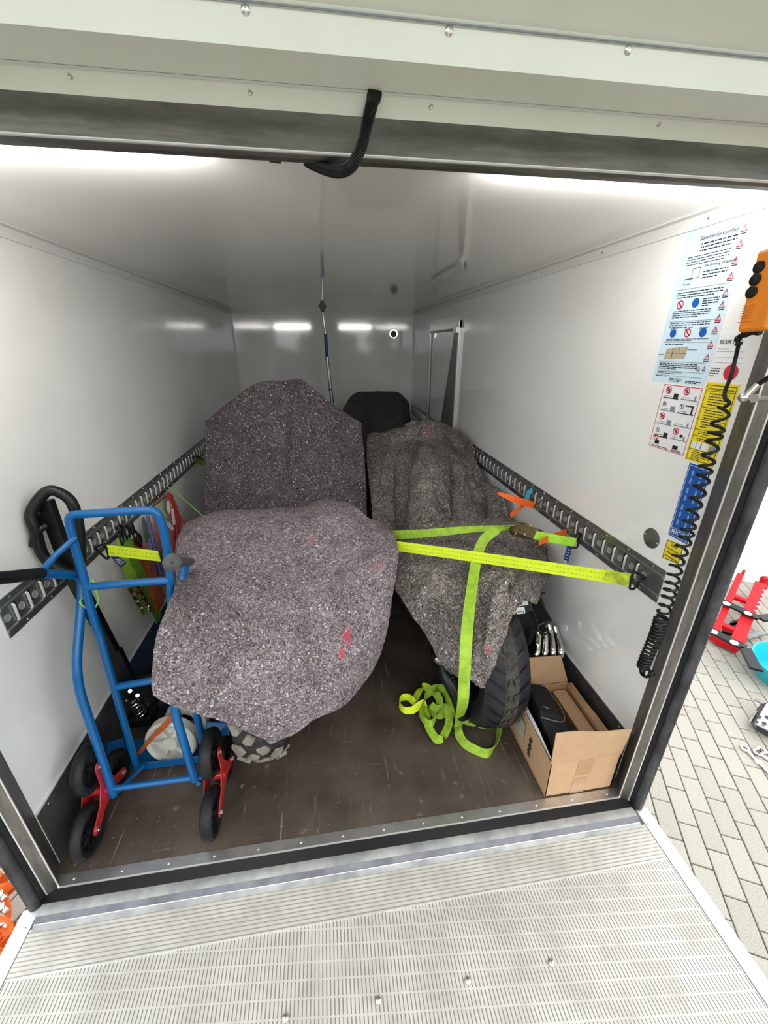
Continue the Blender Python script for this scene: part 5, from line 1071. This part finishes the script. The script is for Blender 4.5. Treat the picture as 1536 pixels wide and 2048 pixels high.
for i, v in enumerate((.11, .21, .34, .44, .57, .67, .78)):
    for u in (.28, .68): S.rects([(u - .04, v - .03, u - .015, v + .02), (u - .01, v - .04, u + .015, v + .02), (u + .02, v - .03, u + .045, v + .025), (u - .05, v + .02, u + .05, v + .035)], M_pale, 'hand_symbol')
S.txt('RICO', .12, .95, .0195, M_white, sx=1.15)
S = Sheet('warning_sticker', .0885, .026, 1.0035, .938, M_ly, 'small yellow OBS sticker at the foot of the sticker column', skew=.010)
S.rects([(.02, .02, .98, .05), (.02, .95, .98, .98), (.02, .02, .05, .98), (.95, .02, .98, .98)], M_ink, 'border')
S.txt('OBS!', .5, .27, .0125, align='CENTER'); S.txt('Timerbrytare', .5, .48, .0098, align='CENTER', sx=.9); S.txt('till bakgavel', .5, .68, .0098, align='CENTER', sx=.9); S.txt('och belysning', .5, .88, .0098, align='CENTER', sx=.9)
# ---- round cover plate, round vent
pc = at(1303.3, 1076.5, 'x', W); rr = abs(at(1303.3, 1054, 'x', W).z - at(1303.3, 1100, 'x', W).z) / 2 * .93
cp = thing('cover_plate', pc, 'round grey metal cover plate on the right wall above the cargo rail', 'plate')
MB().lathe([(rr, 0), (rr, .0015), (rr * .97, .002), (.0005, .002)], pc, (-1, 0, 0), 32).build('disc', M_galv, cp, True)
screws(cp, [pc + V((-.002, rr * .8, .004)), pc + V((-.002, -rr * .8, -.006))], (-1, 0, 0), .003)
vc = at(787, 668, 'y', L); vt = thing('round_vent', vc, 'round wall fitting with dark centre high on the back wall', 'vent')
MB().lathe([(.056, 0), (.056, .004), (.05, .010), (.034, .010), (.032, .002), (.032, 0)], vc, (0, -1, 0), 28, closed=True).build('ring', M_chrome, vt, True)
MB().lathe([(.032, .001), (.032, .003), (.0005, .003)], vc, (0, -1, 0), 24).build('mesh', M_grey, vt, True)
# ---- cargo bar
yb = 3.40
b0, b1, b2_, b3, b4 = at(646, 626, 'y', yb), at(651, 668, 'y', yb), at(654, 713, 'y', yb), at(660, 778, 'y', yb), at(667, 828, 'y', yb)
cb = thing('cargo_bar', (b4.x, yb, 0), 'slim telescopic cargo bar braced between ceiling and floor behind the left motorcycle', 'cargo bar')
topp = V((b0.x - .002, yb, H))
MB().lathe([(.040, 0), (.040, .006), (.030, .012), (.012, .055), (.010, .06)], topp, (0, 0, -1), 6).build('rubber_foot', mat('grey_brown_rubber', (.20, .19, .15), .6), cb)
MB().tube([topp + V((0, 0, -.05)), b1], .013, 12).build('inner_tube', M_alub, cb, True)
MB().tube([b1, b2_], .016, 12).build('grip_sleeve', M_navy, cb, True)
fl_ = b2_ + (b4 - b2_) * (b2_.z / (b2_.z - b4.z)); fl_.z = .01
MB().tube([b2_, fl_], .019, 14).build('outer_tube', M_alu, cb, True); MB().lathe([(.021, -.008), (.024, 0), (.021, .008)], b3, (0, 0, 1), 14).build('collar', M_chrome, cb, True)
MB().lathe([(.04, 0), (.04, .008), (.02, .015), (.018, .03)], (fl_.x, yb, 0), (0, 0, 1), 12).build('rubber_foot', M_black, cb)
# ---- corrugated hose
hsz = cat([at(750, 186, 'y', -.150), at(746, 200, 'y', -.14), at(736, 240, 'y', -.125), at(725, 285, 'y', -.115), at(713, 315, 'y', -.105), at(701, 334, 'y', -.09), at(680, 343, 'y', -.075), at(655, 339, 'y', -.058), at(632, 330, 'y', -.04), at(615, 322, 'y', -.02)], 14)
hz_ = [hsz[0]]
for p in hsz[1:]:
    while (p - hz_[-1]).length > .0016: hz_.append(hz_[-1] + (p - hz_[-1]).normalized() * .0016)
ch = thing('corrugated_hose', hsz[0], 'black corrugated cable hose hanging from the raised door to the steel beam', 'hose')
MB().tube(hz_, [.0096 if i % 2 else .0084 for i in range(len(hz_))], 12).build('hose', M_hose, ch, True)
MB().tube(hsz[:14], .0108, 10).build('sleeve', M_blackr, ch, True)
mb = MB().box(at(545, 321, 'y', -.01) + V((0, 0, .002)), (.012, .012, .006)).box(at(556, 322, 'y', -.01) + V((0, 0, .002)), (.010, .010, .008)); mb.build('cable_clip', M_black, beam)
# ================================================================ PENDANT CONTROL
pa, pb = at(1499, 664, 'x', 1.91), at(1543, 500, 'x', 1.91)
pd = thing('pendant_control', pa, 'orange pendant hand control with three black buttons on the right door post', 'remote control')
up_ = (pb - pa).normalized(); nn_ = V((-1, -.04, 0)); nn_ = (nn_ - up_ * nn_.dot(up_)).normalized(); sd_ = nn_.cross(up_).normalized()
if sd_.y > 0: sd_ = -sd_
pa = pa + V((.0, -.030, 0)); pb = pb + V((.0, -.030, 0))
ln_ = (pb - pa).length
def pbox(u0, u1, n0, n1, s0_, s1_):
    c = pa + up_ * ((u0 + u1) / 2) + nn_ * ((n0 + n1) / 2) + sd_ * ((s0_ + s1_) / 2); return MB().box(c, (abs(s1_ - s0_), abs(n1 - n0), abs(u1 - u0)), Matrix((sd_, nn_, up_)).transposed())
pbox(0, ln_, 0, .030, -.034, .030).build('front_shell', M_orange, pd, bev=.007)
pbox(.004, ln_ * .72, -.036, .0, -.030, .028).build('rear_shell', M_black, pd, bev=.005)
pbox(ln_ * .66, ln_ * .99, -.028, .0, -.028, .026).build('rear_orange_shell', M_orange, pd, bev=.004)
dd = FW
def pface(px, py):
    d = FW + RT * ((px - 768) / F) - UP * ((py - 1024) / F); o = pa + nn_ * .030; return CAM + d * ((o - CAM).dot(nn_) / d.dot(nn_))
cen = sum((pface(1519 - 7.7 * k, 534 + 25.3 * k) for k in range(3)), V()) / 3
MB().tube([pface(1515, 522) , pface(1500, 598)], .001, 4)
for k in range(3):
    p = pface(1519 - 7.7 * k, 534 + 25.3 * k)
    MB().lathe([(.0118, 0), (.0118, .003), (.0098, .004), (.0092, .0025), (.0088, .0035), (.0003, .0045)], p, nn_, 24).build('push_button', M_blackr, pd, True)
mb = MB()
for k in range(6): p = pface(1494 - k * 1.7, 612 + 5 * k); mb.bar(p - sd_ * .008 + nn_ * .0002, p + sd_ * .018 + nn_ * .0002, .0012, .0012, nn_)
mb.bar(pface(1478, 645) - sd_ * .004, pface(1478, 645) + sd_ * .03, .0015, .0015, nn_); mb.build('grip_ribs', mat('dark_orange_plastic', (.62, .15, .01), .5), pd)
bt = [pa + V((-.006, 0, .0)), at(1480, 672, 'x', 1.905), at(1477, 690, 'x', 1.905)]; bt_ = cat(bt, 10)
MB().tube(bt_, [.0075 if (i // 3) % 2 == 0 else .0050 for i in range(len(bt_))], 12).build('cable_boot', M_blackr, pd, True)
XC = 1.925
st = cat([bt[-1]] + [at(x, y, 'x', XC) for x, y in ((1472, 712), (1462, 752), (1451, 780), (1450, 796), (1459, 806), (1448, 815))], 8)
MB().tube(st, .0042, 8).build('cable', M_blackr, pd, True)
cpth = [(1447, 815), (1435, 855), (1428, 877), (1415, 922), (1406, 956), (1392, 1001), (1379, 1046), (1370, 1079), (1356, 1120), (1346, 1160), (1337, 1192), (1327, 1226)]
up_path = cat([at(x, y, 'x', XC) for x, y in cpth], 40)
def helix(path, turns, r0_, r1_, power=1.0):
    n = len(path); out = []; N_ = int(turns * 14)
    for i in range(N_ + 1):
        f = i / N_; u = f ** power; q = u * (n - 1); a = int(min(q, n - 2)); p = path[a].lerp(path[a + 1], q - a); T = (path[min(a + 1, n - 1)] - path[a]).normalized()
        A = (V((0, 1, 0)) - T * T.y).normalized(); B = T.cross(A); t = 2 * math.pi * turns * f; r = r0_ + (r1_ - r0_) * f
        out.append(p + (A * math.cos(t) + B * math.sin(t)) * r)
    return out
hxp = helix(up_path, 21, .0150, .0160, .82)
MB().tube(hxp, .0040, 7).build('coiled_cable', M_blackr, pd, True)
lo = cat([at(x, y, 'x', XC) for x, y in ((1323, 1236), (1316, 1260), (1306, 1285), (1293, 1315), (1286, 1334))], 40)
MB().tube(helix(lo, 17, .0170, .0150), .0042, 7).build('coiled_cable', M_blackr, pd, True)
MB().tube(cat([at(x, y, 'x', XC + (i % 2) * .012) for i, (x, y) in enumerate(((1280, 1335), (1283, 1348), (1294, 1354), (1300, 1342), (1290, 1338), (1288, 1352), (1302, 1352), (1305, 1342)))] + [at(1308, 1350, 'x', 1.972)], 6), .0042, 7).build('cable_knot', M_blackr, pd, True)
# gas strut of the door
sp0 = at(1487, 795, 'y', -.10); gsx = thing('gas_strut', sp0, 'black gas strut with silver ball joint at the right door post', 'strut')
MB().tube([sp0 + V((.003, -.004, .004)), sp0 + V((.012, -.012, .03))], [.0085, .0065], 12).build('end_fitting', M_screw, gsx, True)
MB().ball(sp0, .011, 12).build('ball_socket', M_screw, gsx, True)
MB().tube([sp0 + V((.012, -.012, .03)), sp0 + V((.05, -.60, .56))], .0055, 12).build('rod', M_black, gsx, True)
MB().lathe([(.010, 0), (.010, .006), (.006, .009), (.006, .05)], at(1507, 797, 'y', -.095), (1, .1, 0), 6).build('bolt', M_screw, gsx)
# ================================================================ OUTSIDE, RIGHT
G = lambda x, y, h=0: at(x, y, 'z', GZ + h)
wa, wb = G(1459, 1160), G(1528, 1168); wdir = (wb - wa); wdir.z = 0; wdir.normalize(); wn_ = V((-wdir.y, wdir.x, 0))
if wn_.y < 0: wn_ = -wn_
wp = thing('white_panel', wb, 'large plain white board standing upright on the paving outside', 'board')
w0 = wb - wdir * 1.9; hh_ = 2.6
MB().slab([w0, wb, wb + V((0, 0, hh_)), w0 + V((0, 0, hh_))], wn_, .05).build('board', mat('bright_white_board', (.9, .9, .9), .4), wp, bev=.004)
MB().slab([w0 + V((0, 0, .0)) + wn_ * .05, w0 + V((0, 0, 0)) + wn_ * .5, w0 + wn_ * .5 + V((0, 0, .05)), w0 + wn_ * .05 + V((0, 0, .9))], wdir, .04).build('rear_brace', M_galv, wp)
rs_ = thing('red_stand', G(1450, 1260), 'bright red steel stand frame with black arms on the paving outside', 'stand')
def rbar(a, b, w, t, h, mt, nm, par, lab=None):
    return MB().bar(G(*a, h), G(*b, h), w, t).build(nm, mt, par, bev=.004, label=lab)
rbar((1480, 1150), (1432, 1262), .055, .04, .16, M_redo, 'left_rail', rs_); rr_ = rbar((1521, 1168), (1474, 1284), .095, .04, .16, M_redo, 'right_rail', rs_)
rbar((1466, 1193), (1505, 1208), .06, .04, .15, M_redo, 'cross_member', rs_); rbar((1440, 1249), (1482, 1267), .06, .04, .15, M_redo, 'cross_member', rs_); rbar((1421, 1272), (1476, 1300), .07, .05, .05, M_redo, 'base_bar', rs_)
for p in ((1425, 1270), (1472, 1296), (1478, 1160), (1522, 1178)): q = G(*p, .0); MB().bx(q - V((.03, .03, 0)), q + V((.03, .03, .15))).build('foot', M_redo, rs_)
mb = MB(); 
for k in range(7): mb.lathe([(.014, 0), (.012, .003), (.0004, .004)], G(1528 - k * 3.1, 1181 + k * 8.2, .185), (0, 0, 1), 10)
mb.build('hole_row', M_white, rr_, kind='stuff')
for a, b, c_ in (((1436, 1199), (1519, 1237), (1560, 1233)), ((1416, 1259), (1490, 1296), (1513, 1340))):
    mb = MB().bar(G(*a, .21), G(*b, .21), .085, .02).bar(G(*b, .21), G(*c_, .21), .085, .02); mb.build('black_arm', M_black, rs_, bev=.004)
for p in ((1453, 1208), (1495.6, 1227.4), (1427.4, 1264), (1468.2, 1286)): MB().lathe([(.030, 0), (.030, .008), (.02, .014), (.0005, .015)], G(*p, .22), (0, 0, 1), 12).build('bolt_head', M_white, rs_)
tr_ = thing('steel_tray', G(1475, 1262), 'flat grey metal part lying under the red stand', 'metal part')
MB().slab([G(1441, 1266, .03), G(1462, 1246, .03), G(1490, 1240, .03), G(1480, 1262, .03), G(1466, 1274, .03)], (0, 0, 1), .03).build('plate', M_black, tr_, bev=.004)
MB().bar(G(1488, 1276, .05), G(1530, 1265, .05), .05, .02).build('bar', M_galv, tr_, bev=.003); MB().bar(G(1460, 1251, .05), G(1484, 1246, .05), .03, .02).build('bar', M_chrome, tr_)
bo = thing('turquoise_bowl', G(1562, 1352), 'turquoise plastic bowl at the right edge of the paving', 'bowl')
bc = G(1590, 1366, 0); 
MB().lathe([(.30, .16), (.31, .165), (.315, .16), (.25, .0), (.0005, 0), (.0005, .008), (.24, .008)], bc, (0, 0, 1), 40, closed=True).build('bowl_body', M_teal, bo, True)
MB().box(bc + V((-.10, -.02, .03)), (.16, .11, .04)).build('yellow_sponge', M_ly, bo, bev=.01)
MB().bar(bc + V((-.2, .05, .02)), bc + V((.1, .1, .04)), .04, .02).build('grey_tool', M_grey, bo)
cn = thing('metal_bracket', G(1525, 1440), 'silver metal bracket with holes lying on the paving by the bowl', 'bracket')
MB().slab([G(1510, 1446, .10), G(1534, 1405, .12), G(1580, 1425, .12), G(1565, 1475, .10)], (0, 0, -1), .01).build('top_plate', mat('zinc_plate', (.55, .55, .60), .35, .5), cn)
MB().slab([G(1497, 1442, .03), G(1522, 1407, .05), G(1534, 1405, .12), G(1510, 1446, .10)], (0, 0, -1), .006).build('side_plate', M_black, cn)
MB().slab([G(1509, 1399, .08), G(1534, 1412, .08), G(1536, 1407, .09), G(1511, 1395, .09)], (0, 0, -1), .008).build('flange', M_galv, cn)
MB().slab([G(1497, 1442, .04), G(1510, 1422, .05), G(1514, 1424, .07), G(1501, 1445, .06)], (0, 0, 1), .006).build('slot_plate', M_chrome, cn)
mb = MB()
for x, y in ((1528.5, 1446.5), (1535, 1434.5), (1518, 1433), (1512, 1443)): mb.lathe([(.014, 0), (.014, .002), (.0005, .002)], G(x, y, .113), (0, 0, 1), 12)
mb.build('holes', M_ink, cn, kind='stuff')
MB().bar(G(1515, 1452, .02), G(1560, 1478, .02), .05, .04).build('foot', M_grey, cn)
GS = 'chrome spanners on the paving'
for i, (a, b, w_, lb) in enumerate((((1490, 1497), (1545, 1553), .028, 'longest chrome spanner lying alone left of the others'), ((1516, 1505), (1560, 1535), .030, 'middle chrome spanner of the bunch at the picture edge'), ((1523, 1501), (1570, 1522), .026, 'uppermost chrome spanner of the bunch at the picture edge'))):
    p, q = G(*a, .012), G(*b, .012); sp = thing('spanner', p, lb, 'spanner', GS); d = (q - p).normalized()
    MB().bar(p + d * .02, q, w_ * .6, .010).build('shaft', M_chrome, sp, bev=.002)
    MB().lathe([(.026, -.006), (.026, .006), (.013, .006), (.013, -.006)], p, (0, 0, 1), 16, closed=True).build('ring_end', M_chrome, sp)
    if i == 0: MB().bar(G(1512, 1524, .016), G(1522, 1524, .016), .02, .014).build('label_clip', M_white, sp)
# ================================================================ OUTSIDE, LEFT
ob_ = thing('orange_strap_pile', G(0, 1830), 'heap of orange ratchet straps on the paving at the left edge', 'straps')
def orib(pts, side, w=.05, mt=M_ostrap): MB().ribbon(cat([G(x, y, h) for x, y, h in pts], 6), side, w, .004).build('loop', mt, ob_, True)
orib([(-40, 1765, .05), (-10, 1742, .09), (5, 1752, .08), (-5, 1770, .05)], (0, 0, 1), .07)
orib([(-40, 1790, .10), (0, 1783, .09), (22, 1778, .07), (24, 1786, .05)], (.1, .6, .6), .06)
orib([(-20, 1845, .06), (4, 1795, .10), (16, 1815, .10), (12, 1850, .08), (-10, 1862, .05)], (.8, .2, .5), .03)
orib([(-40, 1870, .10), (-5, 1852, .12), (14, 1860, .10), (8, 1885, .05), (-20, 1905, .03)], (0, .3, 1), .10)
orib([(-30, 1925, .03), (-5, 1900, .08), (4, 1890, .08)], (0, .2, 1), .08)
for (x, y), nm in (((3, 1790), 'a'), ((6, 1815), 'b'), ((8, 1845), 'c')):
    MB().bar(G(x - 22, y + 12, .13), G(x + 4, y - 4, .13), .03, .02).build('buckle_bar', M_chrome, ob_, bev=.003)
    MB().cyl(G(x - 12, y - 6, .12), G(x + 8, y + 8, .12), .012, 10).build('buckle_pin', M_chrome, ob_, True)
